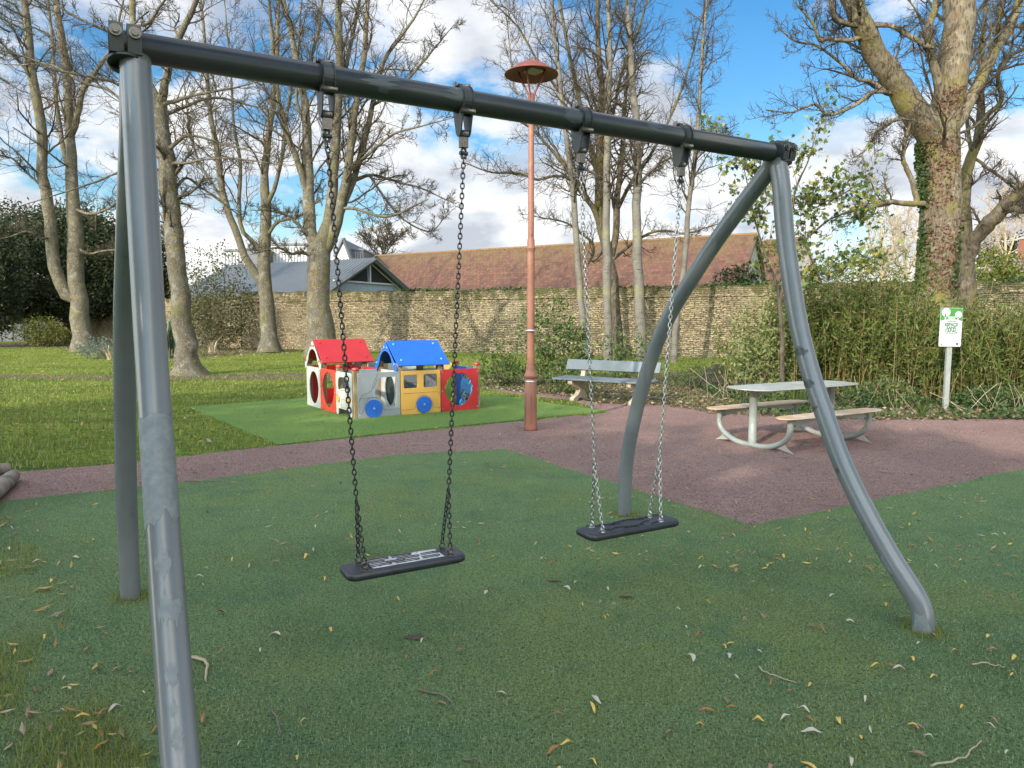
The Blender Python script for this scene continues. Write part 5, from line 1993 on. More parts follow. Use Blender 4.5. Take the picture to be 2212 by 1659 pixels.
# --- birches and the yellowish maple among them
BG = 'slim birches in front of the wall'
tree('birch_tree', 'slim leaning birch right of the lamp post, leftmost of the birches', 'tree', 27.5, [
    ([(1264, 782, 17), (1262, 720, 15), (1256, 658, 14), (1250, 595, 14), (1240, 436, 12), (1228, 337, 11), (1216, 238, 10), (1208, 159, 9), (1196, 79, 8), (1190, -20, 6), (1184, -120, 3)], 0, .35),
    ([(1232, 370, 5), (1190, 310, 4), (1150, 240, 4), (1112, 190, 3.5), (1102, 110, 3), (1090, 0, 2)], .8, .1)], M_birch, BG, seed=12, k1=14, l1=(.12, .24), twig=.0065, flare=1.1, up=.1)
tree('birch_tree', 'straight birch directly left of the yellow-green mossy tree', 'tree', 27.0, [
    ([(1313, 782, 20), (1312, 700, 18), (1311, 595, 18), (1309, 476, 16), (1311, 357, 15), (1313, 238, 13), (1317, 119, 11), (1313, 0, 8), (1314, -120, 4)], 0, .35)], M_birch, BG, seed=13, k1=18, l1=(.11, .22), twig=.0065, flare=1.1, up=.1)
tree('birch_tree', 'widest birch with pale trunk just left of the curved rear swing leg', 'tree', 27.0, [
    ([(1385, 782, 24), (1384, 700, 22), (1379, 595, 22), (1375, 476, 19), (1377, 397, 18), (1375, 278, 16), (1367, 198, 15), (1361, 99, 12), (1355, 0, 9), (1350, -120, 5)], 0, .35),
    ([(1377, 410, 7), (1400, 375, 6), (1430, 350, 5), (1480, 325, 3.5), (1530, 300, 2.5)], -1, .1)], M_birch, BG, seed=14, k1=18, l1=(.11, .22), twig=.0065, flare=1.1, up=.1)
tree('birch_tree', 'thin birch right of the rear swing leg, rightmost of the birches', 'tree', 27.0, [
    ([(1455, 778, 15), (1462, 680, 13), (1472, 610, 12), (1480, 555, 12), (1488, 436, 10), (1502, 337, 9), (1510, 218, 8), (1518, 99, 7), (1526, 0, 5), (1534, -100, 3)], 0, .35)], M_birch, BG, seed=15, k1=20, l1=(.12, .24), twig=.0065, flare=1.1, up=.1)
tree('maple_tree', 'mossy many-stemmed bare tree between the birches with wide spreading branches', 'tree', 28.3, [
    ([(1336, 780, 30), (1332, 720, 26), (1328, 658, 24), (1322, 595, 24), (1312, 540, 22), (1300, 500, 20), (1293, 440, 18), (1294, 357, 17), (1298, 260, 15), (1300, 198, 13), (1294, 119, 11), (1290, 20, 8), (1288, -80, 5)], 0, .4),
    ([(1322, 580, 16), (1330, 510, 15), (1332, 436, 14), (1340, 380, 12), (1346, 300, 10), (1352, 200, 8), (1362, 90, 6), (1375, -40, 4)], 1.2, .15),
    ([(1298, 480, 13), (1280, 445, 12), (1260, 423, 10), (1227, 369, 9), (1195, 328, 7), (1151, 281, 5), (1110, 255, 3.5)], -1.2, .1),
    ([(1280, 440, 8), (1245, 392, 7), (1200, 380, 6), (1159, 388, 6), (1123, 374, 5), (1061, 372, 4), (1000, 350, 2.5)], -1.5, .1),
    ([(1293, 380, 12), (1275, 320, 11), (1260, 250, 10), (1246, 190, 9), (1230, 119, 8), (1208, 0, 6), (1190, -90, 3)], 1.0, .1),
    ([(1334, 450, 9), (1360, 400, 8), (1395, 350, 7), (1430, 290, 6), (1470, 200, 5), (1500, 100, 4), (1525, 0, 2.5)], -1, .1),
    ([(1326, 560, 8), (1355, 535, 7), (1400, 505, 6), (1440, 498, 5), (1480, 505, 4), (1530, 490, 2.5)], -1.5, .1),
    ([(1300, 330, 8), (1325, 240, 7), (1345, 150, 6), (1380, 60, 5), (1410, -40, 3)], -1.5, .1),
    ([(1296, 540, 9), (1278, 565, 7), (1282, 530, 6), (1250, 500, 5), (1220, 480, 4), (1170, 470, 2.5)], 1, .1),
    ([(1262, 260, 6), (1210, 200, 6), (1160, 130, 5), (1120, 60, 4), (1060, 0, 3)], -1, .05)], M_bark2, GRP, seed=16, k1=11, l1=(.16, .34), twig=.006)
# --- huge right tree with ivy
BT, bt_b, bt_p = tree('plane_tree', 'huge bare tree at the right with dead ivy up its trunk and two great limbs', 'tree', 20.5, [
    ([(2005, 800, 84), (2012, 730, 78), (2018, 635, 72), (2028, 540, 76), (2031, 476, 77), (2028, 400, 78), (2026, 317, 80), (2036, 262, 66), (2050, 210, 60), (2058, 159, 59), (2066, 79, 58), (2072, 0, 60), (2076, -100, 40), (2080, -200, 20)], 0, .42),
    ([(2012, 300, 62), (1990, 265, 56), (1943, 190, 50), (1912, 140, 46), (1884, 99, 42), (1862, 50, 40), (1840, 0, 36), (1815, -70, 26), (1790, -150, 14)], -1.5, .2),
    ([(2042, 250, 22), (2030, 190, 19), (2020, 150, 17), (2010, 111, 16), (2006, 60, 15), (2022, 10, 13), (2026, -60, 9)], -1.0, .2),
    ([(2056, 300, 26), (2076, 255, 26), (2095, 215, 24), (2114, 179, 23), (2146, 111, 22), (2165, 85, 20), (2181, 60, 18), (2201, 0, 16), (2215, -60, 12)], .8, .15),
    ([(1988, 447, 13), (1960, 440, 12), (1923, 436, 11), (1895, 442, 10), (1864, 458, 8), (1845, 475, 5)], -1.5, .4),
    ([(1988, 430, 12), (1970, 390, 11), (1951, 345, 9), (1955, 305, 8), (1963, 278, 6)], -.5, .5),
    ([(1965, 255, 10), (1935, 258, 9), (1900, 278, 8), (1876, 313, 7)], -1.0, .3),
    ([(1935, 212, 10), (1892, 198, 9), (1850, 225, 8), (1805, 246, 7), (1781, 246, 6), (1760, 225, 5), (1710, 242, 4), (1655, 238, 3)], -1.4, .1),
    ([(1915, 185, 9), (1880, 175, 8), (1852, 171, 7), (1820, 140, 6), (1765, 99, 5), (1720, 90, 4), (1680, 60, 2.5)], -.5, .1),
    ([(1868, 92, 10), (1830, 88, 9), (1790, 84, 8), (1770, 86, 7), (1755, 50, 5), (1730, 20, 4)], -1, .1),
    ([(1848, 60, 12), (1825, 50, 11), (1803, 40, 11), (1796, 10, 10), (1800, -40, 8)], -1, .1),
    ([(1884, 36, 12), (1925, 55, 11), (1960, 75, 11), (1995, 95, 10), (2008, 100, 9)], -1, .3),
    ([(2150, 105, 11), (2156, 60, 10), (2166, 10, 9), (2175, -40, 7)], -.8, .1)], M_bark3, GRP, seed=21, k1=7, l1=(.18, .38), twig=.006, flare=1.15, start=.3)
tree('plane_tree', 'bare tree behind the ivied giant with a heavy limb reaching to the right edge', 'tree', 23.0, [
    ([(2092, 760, 42), (2092, 690, 38), (2086, 595, 37), (2080, 500, 36), (2080, 430, 26), (2085, 397, 24), (2098, 340, 21), (2112, 298, 19), (2118, 240, 16), (2120, 190, 13), (2122, 110, 10), (2128, 20, 8)], 0, .45),
    ([(2088, 560, 30), (2102, 525, 30), (2122, 500, 31), (2142, 476, 30), (2181, 436, 28), (2212, 405, 24), (2250, 370, 18)], -1.5, .3),
    ([(2160, 460, 14), (2190, 452, 14), (2225, 455, 12), (2270, 440, 8)], -1.5, .3),
    ([(2112, 280, 12), (2130, 250, 11), (2155, 230, 10), (2165, 210, 9), (2156, 180, 8), (2160, 145, 8), (2185, 120, 7), (2225, 100, 5)], -1.2, .2),
    ([(2085, 330, 8), (2090, 240, 7), (2130, 180, 5), (2140, 60, 4)], 1.2, .1),
    ([(2110, 355, 7), (2150, 375, 6), (2180, 395, 4), (2200, 420, 3)], -1, .1)], M_bark2, GRP, seed=23, k1=8, l1=(.16, .36), twig=.0065, flare=1.15)

# ivy on the big trunk
r_ = np.random.default_rng(4)


def ivy_on(path_limb, n, m, side, name, spreadw, t0, t1, size, parent, rads):
    q = smooth_path(path_limb, 200)
    i = (t0 + (t1 - t0) * r_.random(n)) * 199
    i = i.astype(int)
    c = q[i, :3]
    a = side + r_.normal(0, spreadw, n)
    fw = norm(np.c_[-c[:, :2], np.zeros(n)])
    sdv = np.c_[-fw[:, 1], fw[:, 0], np.zeros(n)]
    rad = q[i, 3] + .015 + .03 * r_.random(n)
    pos = c + (fw * np.cos(a)[:, None] + sdv * np.sin(a)[:, None]) * rad[:, None]
    # clumpy
    keep = (np.sin(pos[:, 2] * 5.2) + np.sin(pos[:, 2] * 2.3 + 1) + r_.normal(0, .8, n)) > -.7
    v, f = leaf_quads(pos[keep], size, r_, 0, .85, .12)
    MB().add(v, f).obj(name, m, parent)


big = np.array([[*P(px, py, 20.5), w * .5 * 20.5 / F_PX] for px, py, w in [(2012, 730, 78), (2018, 635, 72), (2028, 540, 76), (2031, 476, 77), (2028, 400, 78), (2026, 317, 80), (2036, 262, 66), (2050, 210, 60), (2056, 170, 59)]])
ivy_on(big, 1900, M_l_rust, .15, 'dead_ivy', .62, .08, .97, .075, BT, None)
ivy_on(big, 2000, M_l_ivy, -.9, 'green_ivy', .30, .0, .82, .10, BT, None)
ivy_on(big, 260, M_l_ivy, 1.2, 'green_ivy', .30, .0, .50, .10, BT, None)
# woody ivy stems climbing the trunk
mb = MB()
q = smooth_path(big, 120)
for k_ in range(16):
    a0_ = r_.uniform(-1.2, 1.2)
    i0_ = r_.integers(0, 50)
    i1_ = r_.integers(60, 119)
    ii = np.arange(i0_, i1_, 3)
    a_ = a0_ + np.cumsum(r_.normal(0, .12, len(ii)))
    c = q[ii, :3]
    fw = norm(np.c_[-c[:, :2], np.zeros(len(ii))])
    sdv = np.c_[-fw[:, 1], fw[:, 0], np.zeros(len(ii))]
    pts = c + (fw * np.cos(a_)[:, None] + sdv * np.sin(a_)[:, None]) * (q[ii, 3:4] + .008)
    mb.tubes(pts[None], .011, 5)
mb.obj('ivy_stem', M_twig, BT)

# --- young maple with leaves behind the right swing leg
t, (m1, m2), _ = tree('young_maple', 'young leafy maple with thin tan trunk behind the right swing leg', 'tree', 13.6, [
    ([(1690, 828, 11), (1690, 740, 10), (1686, 680, 9), (1676, 610, 6.5), (1655, 555, 4.5), (1632, 480, 3.5), (1615, 400, 2.5), (1602, 340, 1.5)], 0, .5),
    ([(1684, 650, 7), (1700, 560, 6), (1706, 470, 5), (1722, 400, 4.5), (1745, 350, 3), (1762, 290, 1.5)], -.4, .1),
    ([(1682, 600, 6), (1720, 540, 5), (1760, 500, 4.5), (1800, 470, 4), (1850, 455, 2.5)], .5, .1),
    ([(1686, 500, 5), (1720, 425, 5), (1760, 440, 4), (1810, 425, 3.5), (1850, 400, 2.5)], -.6, .1),
    ([(1676, 470, 4), (1640, 400, 3.5), (1600, 350, 3), (1565, 310, 2.5)], .3, .1),
    ([(1684, 620, 5), (1730, 600, 4), (1790, 590, 3.5), (1840, 570, 2.5)], -.5, .1)], M_bark2, None, seed=31, k1=8, k2=5, k3=3, l1=(.16, .34), twig=.003, flare=1.05, levels=2, barkd=M_twig)
bb = np.concatenate([m1[:, 2:].reshape(-1, 3), m2[:, 1:].reshape(-1, 3)])
cc = bb[r_.integers(0, len(bb), 1900)] + r_.normal(0, .07, (1900, 3))
cc = cc[cc[:, 2] > 1.7]
v, tr_, qd_ = leaf_lobed(cc, .105, r_, (0, 0, -.7))
MB().add(v, tr_, qd_).obj('foliage', M_l_map, t)

# --- distant trees
tree('distant_tree', 'small distant bare tree above the left end of the tiled roof', 'tree', 95, [
    ([(826, 575, 5), (826, 550, 4), (820, 530, 3), (815, 510, 2)], 0, .2), ([(826, 560, 3), (842, 535, 2.5), (858, 515, 2)], 1, .1), ([(826, 560, 3), (805, 540, 2.5), (792, 520, 2)], -1, .1), ([(826, 556, 3), (835, 530, 2.5), (838, 505, 2)], 2, .1)],
     M_bark_d, 'distant bare trees', seed=41, k1=12, k2=6, l1=(.3, .6), twig=.03, levels=3)
for i, (px, py, s_, lab) in enumerate(((1905, 640, 1.0, 'pale distant bare tree left of the ivied giant, nearer the maple'), (1955, 640, .9, 'pale distant bare tree close beside the ivied giant trunk'),
                                       (2170, 600, 1.0, 'pale distant bare tree above the brown-roofed house'))):
    tree('distant_tree', lab, 'tree', 55 + i * 4, [
        ([(px, py, 7), (px + 2, py - 60, 5), (px - 3, py - 120, 3.5), (px + 4, py - 175 * s_, 2)], 0, .2), ([(px, py - 30, 4), (px + 22, py - 90, 3), (px + 34, py - 150, 2)], 1, .1),
        ([(px, py - 35, 4), (px - 20, py - 95, 3), (px - 30, py - 150, 2)], -1, .1)], mat('pale twig', (.40, .31, .20), .9), 'distant bare trees', seed=42 + i, k1=10, k2=6, l1=(.18, .4), twig=.014, barkd=mat('pale twig crown', (.38, .29, .19), .9), levels=3)


def blob_tree(name, label, cat, c, rads, n, size, m, seed, trunk=None, group=None, aspect=.5, clump=14, shell=.45, barkm=None):
    """leafy mass: clumps of leaves through the crown's volume"""
    r_ = np.random.default_rng(seed)
    c = np.asarray(c, float)
    t = thing(name, label, cat, (c[0], c[1], 0), group)
    cl = []
    for (off_, rr) in rads:
        k = max(4, int(n / clump / len(rads)))
        u_ = norm(r_.normal(size=(k, 3))) * (shell + (1 - shell) * r_.random((k, 1)) ** .5)
        cl.append(c + np.array(off_) + u_ * np.array(rr))
    cl = np.concatenate(cl)
    ctr = np.repeat(cl, clump, 0)
    csz = np.repeat(r_.uniform(.5, 1.3, len(cl)), clump)[:, None]
    base_r = np.mean([np.mean(q[1]) for q in rads])
    pos = ctr + r_.normal(size=ctr.shape) * csz * base_r * .11
    pos = pos[pos[:, 2] > .03]
    v, f = leaf_quads(pos, size, r_, .3, aspect, .1)
    MB().add(v, f).obj('crown', m, t)
    tb = MB()
    if trunk:
        for pts in trunk:
            pts = np.array(pts, float)
            tb.tubes(smooth_path(pts, 12)[None, :, :3], smooth_path(pts, 12)[None, :, 3], 8)
    else:
        k = 10
        for _ in range(k):
            e = cl[r_.integers(0, len(cl))]
            b_ = np.array([c[0] + r_.normal(0, .1), c[1] + r_.normal(0, .1), -.02])
            md = (b_ + e) / 2 + r_.normal(0, .08, 3)
            tb.tubes(smooth_path(np.array([b_, md, e]), 8)[None], max(.006, base_r * .012), 4)
    tb.obj('trunk' if trunk else 'stem', barkm or M_twig, t)
    return t


# dark evergreen oaks at the left
e1 = P(105, 560, 48)
blob_tree('evergreen_oak', 'large dark evergreen tree filling the left side behind the forked tree', 'tree', (e1[0], 48, 5.2),
          [((0, 0, 0), (4.2, 3, 3.6)), ((-3.5, 1, .8), (3.6, 3, 3.6)), ((3.4, 0, .4), (2.6, 2.5, 3.0)), ((1.5, 0, 1.6), (3.0, 2.5, 2.4)), ((-2, -1, -2.4), (3.5, 2, 1.4)), ((2.4, -.5, -2.0), (2.6, 2, 1.3))],
          90000, .21, M_l_oak, 51, trunk=[[(*P(145, 750, 48)[:2], 0, .34), (*P(145, 700, 48)[:2], 1.6, .28), (*P(148, 640, 48)[:2], 3.6, .22), (*P(140, 560, 48)[:2], 6.5, .12)]], barkm=M_bark_d, clump=20, shell=.3)
e2 = P(275, 560, 50)
blob_tree('evergreen_oak', 'dark evergreen tree behind the left swing legs, narrower than its neighbour', 'tree', (e2[0], 52, 5.0),
          [((0, 0, 0), (2.6, 2.4, 3.8)), ((1.0, 0, -2.0), (2.4, 2, 2.2))], 26000, .21, M_l_oak, 52,
          trunk=[[(e2[0], 52, 0, .25), (e2[0], 52, 3, .2), (e2[0] + .2, 52, 6, .1)]], barkm=M_bark_d, clump=20, shell=.3)
e3 = P(-60, 540, 40)
blob_tree('evergreen_oak', 'dark evergreen foliage cut by the left picture edge', 'tree', (e3[0] - 1.2, 42, 4.2), [((0, 0, 0), (2.2, 2.2, 4.0))], 16000, .2, M_l_oak, 53, trunk=[[(e3[0] - 1, 42, 0, .25), (e3[0] - 1, 42, 5, .15)]], barkm=M_bark_d, clump=20, shell=.3)
# pine sprays hanging in at the top left
r_ = np.random.default_rng(61)
t = thing('pine_tree', 'dark pine branch sprays hanging into the top left corner', 'tree', (-9.3, 11.0, 0))
mb = MB()
nd = MB()
mb.tubes([[(-9.3, 11, 0), (-9.2, 11, 5), (-9.1, 11, 9)]], [[.22, .18, .1]], 10)
for (px, py) in ((30, 10), (60, 40), (20, 70), (75, 75), (5, 30), (50, -10), (10, 130), (20, 180), (0, 95), (-10, 230), (100, 15), (-20, 300)):
    e = P(px, py, 11.2 + r_.normal(0, .3))
    b_ = np.array([-9.2, 11, e[2] + .5])
    pts = smooth_path(np.array([b_, (b_ + e) / 2 + [0, 0, .2], e]), 14)
    mb.tubes(pts[None], .012, 4)
    n = 900
    i = (14 * (.35 + .65 * r_.random(n))).astype(int).clip(0, 13)
    base_ = pts[i] + r_.normal(0, .05, (n, 3))
    d3 = norm(r_.normal(size=(n, 3)) + norm(e - b_) * 1.0)
    tip = base_ + d3 * r_.uniform(.05, .11, (n, 1))
    s3 = norm(np.cross(d3, r_.normal(size=(n, 3)))) * .0022
    v = np.stack([base_ - s3, base_ + s3, tip], 1).reshape(-1, 3)
    nd.add(v, np.arange(3 * n).reshape(-1, 3))
mb.obj('trunk', M_bark_d, t)
nd.obj('foliage', leafmat('pine needles', [(.015, .035, .018), (.03, .055, .028), (.01, .025, .014)], trans=.1), t)


# ------------------------------------------------------------------ shrubs and borders
def bush(name, label, px, py, rx, rz, n, size, m, seed, Y=None, ry=None, stems=10, aspect=.5, cat='shrub', lean=0, group=None, zc=None):
    c = G(px, py) if Y is None else P(px, py, Y)
    return blob_tree(name, label, cat, (c[0], c[1], zc if zc is not None else rz * .95), [((0, 0, 0), (rx, ry or rx * .8, rz)), ((rx * .3, 0, -rz * .3), (rx * .8, (ry or rx) * .7, rz * .7))], n, size, m, seed, group=group, aspect=aspect, clump=8, shell=.3)


SG = 'shrubs along the borders'
bush('round_shrub', 'low yellow-green rounded shrub under the dark evergreen', 90, 752, 1.6, .95, 5000, .12, M_l_yel, 71, Y=43)
bush('grey_shrub', 'low grey-green shrub at the foot of the far left tree', 208, 775, .85, .48, 1500, .09, M_l_grey, 72, aspect=.35)
bush('bramble_bush', 'tall loose bramble bush leaning on the wall right of the flared-root tree', 470, 760, 1.9, 2.9, 5200, .14, M_l_bram, 73, Y=37.5)
bush('bramble_bush', 'loose brown and green bush left of the grey metal roof', 420, 740, 1.5, 2.6, 3000, .13, M_l_bram, 74, Y=41)
bush('leafy_shrub', 'leafy shrub left of the lamp post by the path', 1075, 834, .75, .55, 1500, .085, M_l_shr, 75)
bush('leafy_shrub', 'tall airy shrub right of the lamp post behind the bench', 1190, 838, .95, 1.15, 2600, .10, M_l_shr, 76, Y=17.5)
bush('leafy_shrub', 'low green shrub between lamp post and bench', 1225, 850, .55, .42, 1100, .08, M_l_shr, 77)
bush('leafy_shrub', 'sparse leafy saplings behind the bench backrest', 1340, 835, 1.0, .70, 1300, .09, M_l_shr, 78, Y=17.5)
bush('fine_shrub', 'fine-leaved shrub right of the bench', 1495, 838, .85, .46, 2600, .05, M_l_shr, 79, aspect=.3)
bush('conifer_shrub', 'dark conifer top showing above the wall by the barn gable', 1595, 640, 1.25, 1.25, 3500, .16, M_l_oak, 80, Y=33, zc=3.0)
bush('leafy_shrub', 'pale yellowish bush left of the young maple trunk', 1640, 840, .75, 1.05, 2600, .085, leafmat('pale yellowing leaves', [(.16, .20, .06), (.24, .26, .10), (.10, .14, .04), (.32, .30, .14)]), 81, Y=14.5)
bush('leafy_shrub', 'loose tall pale-leaved bush between the young maple and the bamboo', 1728, 840, .85, 1.35, 3200, .075, M_l_shr, 84, Y=15.0)
for i_, (px_, lab_) in enumerate(((1690, 'low ivy mound in front of the bamboo left of the picnic table post'), (1830, 'low ivy mound in front of the bamboo behind the table'), (1925, 'low weed mound in front of the bamboo right of the table'), (2110, 'low weed mound in front of the bamboo right of the sign'), (2185, 'low weed mound at the right edge before the bamboo'))):
    bush('ivy_mound', lab_, px_, 882, .55, .20 + .05 * (i_ % 3), 900, .07, M_l_ivy if i_ % 2 else M_l_shr, 180 + i_, cat='plant')
bush('garden_tree', 'yellow-green tree top behind the wall left of the brown house', 2140, 600, 2.2, 2.0, 4000, .25, M_l_yel, 82, Y=50, zc=4.6, cat='tree')
bush('garden_tree', 'dark pine-like tree behind the wall near the right edge', 2165, 560, 2.6, 2.2, 4000, .25, M_l_oak, 83, Y=66, zc=7.6, cat='tree')

# boulder
t_ = G(1545, 838)
ang = np.random.default_rng(6)
mb = MB()
th_ = np.linspace(0, math.pi, 12)
ph_ = np.linspace(0, 2 * math.pi, 20, endpoint=False)
prof_ = []
v = []
for a in th_:
    for b in ph_:
        rr = 1 + .12 * math.sin(3 * b + a * 2) + .08 * math.sin(5 * a + b)
        v.append([t_[0] + .34 * rr * math.sin(a) * math.cos(b), t_[1] + .3 * rr * math.sin(a) * math.sin(b), .18 + .33 * rr * math.cos(a)])
idx = np.arange(240).reshape(12, 20)
mb.add(v, np.stack([idx[:-1], np.roll(idx[:-1], -1, 1), np.roll(idx[1:], -1, 1), idx[1:]], -1).reshape(-1, 4), smooth=True)
tag(mb.obj('boulder', layered('dark boulder', [((.05, .045, .04), 0, 0, 0), ((.10, .09, .08), 5, .5, .65)], .95, .8, bsc=12, bdist=.05), origin=t_), 'dark rounded boulder in the border between bench and picnic table', 'boulder')


def blade_plant(name, label, c, n, L_, w, m, seed, spread_=.5, cat='plant', group=None, droop=.5):
    r_ = np.random.default_rng(seed)
    t = thing(name, label, cat, c, group)
    mb = MB()
    k = 7
    for i in range(n):
        a = r_.random() * 2 * math.pi
        l = L_ * r_.uniform(.55, 1.1)
        out = r_.uniform(.1, spread_) * l
        b_ = np.asarray(c) + np.array([r_.normal(0, .08 * L_), r_.normal(0, .08 * L_), 0])
        s = np.linspace(0, 1, k)
        dr = r_.uniform(0, droop)
        x = out * s ** 1.3
        z = l * (s - dr * s ** 3)
        ctr = b_ + np.stack([x * math.cos(a), x * math.sin(a), z], 1)
        sd_ = np.array([-math.sin(a + r_.normal(0, .5)), math.cos(a), 0])
        ww = w * np.minimum(1, 4 * (1 - s) + .05) * .5
        v = np.concatenate([ctr - sd_ * ww[:, None], ctr + sd_ * ww[:, None]])
        idx = np.arange(k - 1)
        mb.add(v, np.stack([idx, idx + 1, idx + 1 + k, idx + k], 1))
    mb.obj('leaves', m, t)
    return t


blade_plant('flax_plant', 'tall strappy flax plant between the left swing leg and the flared-root tree', (*P(357, 765, 30)[:2], 0), 60, 2.3, .10, M_l_flax, 91, .45)
for i, (px, py, lab) in enumerate(((1630, 850, 'strappy green clump left of the young maple'), (1722, 888, 'low strappy clump behind the picnic table'), (2118, 878, 'dark strappy clump right of the sign'), (1990, 905, 'small grass clump left of the sign post'),
                                   (240, 778, 'pale strap leaves beside the grey-green shrub'), (460, 762, 'short dry strap leaves under the bramble bush'))):
    c = G(px, py)
    blade_plant('strap_plant', lab, c, 34, (.55 if i != 3 else .3) * (1.0 if i < 4 else 1.5), .028, M_l_shr if i < 4 else M_straw, 92 + i, .7, group='strappy border plants')

# bamboo: clumps side by side
r_ = np.random.default_rng(101)
BH = [(1625, 1.5, 15.9), (1690, 2.2, 15.1), (1745, 2.6, 15.6), (1800, 3.0, 15.0), (1856, 2.4, 14.5), (1912, 2.9, 15.0), (1968, 2.0, 14.3), (2025, 2.1, 14.7), (2085, 1.75, 13.9), (2145, 2.1, 14.2), (2208, 1.9, 13.6), (2275, 2.0, 13.6), (2350, 2.0, 13.4)]
LB = ['low left end', 'second', 'third', 'tallest', 'fifth', 'tall middle', 'left of the sign', 'directly behind the sign', 'right of the sign', 'near the right edge', 'at the right edge', 'outside', 'outside']
BL = ['thin bamboo clump at the left end of the bamboo row', 'bamboo clump behind the young maple trunk', 'bamboo clump right behind the right swing leg', 'tallest bamboo clump, above the picnic table', 'bamboo clump above the right end of the table',
      'tall bamboo clump left of the ivied trunk', 'bamboo clump at the foot of the ivied trunk', 'bamboo clump directly behind the sign', 'bamboo clump just right of the sign', 'bamboo clump midway between sign and right edge', 'bamboo clump cut by the right edge',
      'bamboo clump beyond the right edge, nearer one', 'bamboo clump beyond the right edge, farther one']
for i, (px, h, Y) in enumerate(BH):
    c = P(px, 800, Y)
    c[2] = 0
    t = thing('bamboo', BL[i], 'bamboo', c, 'bamboo clumps behind the picnic table')
    n = 130 if i else 50
    bx = c[0] + r_.normal(0, .30, n)
    by = c[1] + r_.normal(0, .45, n)
    hh = h * r_.uniform(.42, 1.0, n) * (1 + .32 * (r_.random(n) > .93))
    lx, ly = r_.normal(0, .26, n), r_.normal(-.08, .22, n)
    s = np.linspace(0, 1, 6)
    pts = np.stack([bx[:, None] + lx[:, None] * s ** 2 * h * .5, by[:, None] + ly[:, None] * s ** 2 * h * .5, hh[:, None] * s], -1)
    MB().tubes(pts, .0055 * np.linspace(1, .4, 6)[None] * np.ones((n, 1)), 4).obj('canes', M_culm, t)
    nl = int(6600 * (h / 2.3)) if i else 2600
    k = r_.integers(0, n, nl)
    ss = np.where(k % 3 == 0, .06, .28)
    ss = ss + (1 - ss) * r_.random(nl) ** .8
    j = (ss * 5).astype(int).clip(0, 4)
    f = (ss * 5 - j)[:, None]
    pos = pts[k, j] * (1 - f) + pts[k, j + 1] * f + r_.normal(0, .07, (nl, 3))
    v, fc = leaf_quads(pos, .12, r_, .2, .20, .05, direction=(0, -.2, -.25))
    MB().add(v, fc).obj('leaves', M_l_bam, t)

# ivy and litter ground cover in the border
p = scatter(60000, 11, 24, .5, [Pp(1040, 842), Pp(1200, 856), Pp(1300, 876), Pp(1440, 878), Pp(1540, 896), Pp(1800, 910), Pp(2212, 910), Pp(2300, 905), Pp(2300, 850), Pp(1800, 850), Pp(1640, 815), Pp(1500, 815), Pp(1250, 825), Pp(1050, 820)])
den = np.sin(p[:, 0] * 1.7) + np.sin(p[:, 1] * 2.3 + p[:, 0]) + r_.normal(0, .8, len(p))
iv = p[(den > .3) & (p[:, 0] > 4.2)]
v, f = leaf_quads(np.c_[iv, r_.uniform(.02, .16, len(iv))], .075, r_, 1.2, .85, .1)
tag(MB().add(v, f).obj('ground_ivy', M_l_ivy), 'low ivy and weeds covering the border behind the picnic table', 'ground cover', kind='stuff')
lt = p[den < .9]
v, f = leaf_quads(np.c_[lt, r_.uniform(.012, .05, len(lt))], .065, r_, 2.0, .6, .12)
tag(MB().add(v, f).obj('leaf_litter', M_litter), 'brown dead leaf litter along the planted border', 'leaf litter', kind='stuff')
p = scatter(16000, 24, 42, .0, [Pp(120, 752), Pp(215, 775), Pp(330, 784), Pp(430, 778), Pp(640, 762), Pp(640, 752), Pp(200, 750)])
v, f = leaf_quads(np.c_[p, r_.uniform(.01, .06, len(p))], .10, r_, 2.0, .6, .12)
tag(MB().add(v, f).obj('leaf_litter', M_litter), 'brown leaf litter under the left trees', 'leaf litter', kind='stuff')
# ivy along the wall top
n = 5200
sx = r_.random(n)
kk_ = (np.sin(sx * 60) + np.sin(sx * 23 + 2) + r_.normal(0, .5, n)) > .5
sx = sx[kk_]
wp = WA[None] + (WB - WA)[None] * sx[:, None]
nrm_ = np.array([(WB - WA)[1], -(WB - WA)[0]]) / np.linalg.norm(WB - WA)
if nrm_ @ (-WA) < 0:
    nrm_ = -nrm_
wp = wp + nrm_ * (r_.random((len(sx), 1)) * .25 - .2)
v, f = leaf_quads(np.c_[wp, 3.10 + r_.normal(0, .05, len(sx)) - .06 * r_.random(len(sx))], .11, r_, 0, .85, .1)
tag(MB().add(v, f).obj('wall_top_ivy', M_l_ivy), 'small ivy and moss tufts along the top of the long wall', 'ivy', kind='stuff')
# thin dry stalks in the border
for (px, py, n, h, lab) in ((1605, 862, 30, .6, 'dry straw stalks left of the picnic table'), (1900, 880, 24, .55, 'dry straw stalks between picnic table and sign'), (2170, 890, 24, .6, 'dry straw stalks at the right edge')):
    c = G(px, py)
    t = thing('dry_grass', lab, 'plant', c, 'dry stalks in the border')
    b_ = c[None] + np.c_[r_.normal(0, .45, n), r_.normal(0, .25, n), np.zeros(n)]
    e = b_ + np.c_[r_.normal(0, .25, n), r_.normal(0, .2, n), h * r_.uniform(.4, 1.1, n)]
    MB().tubes(np.stack([b_, (b_ + e) / 2 + r_.normal(0, .03, (n, 3)), e], 1), .0045, 3).obj('stalks', M_straw, t)

# ------------------------------------------------------------------ fallen leaves
r_ = np.random.default_rng(202)


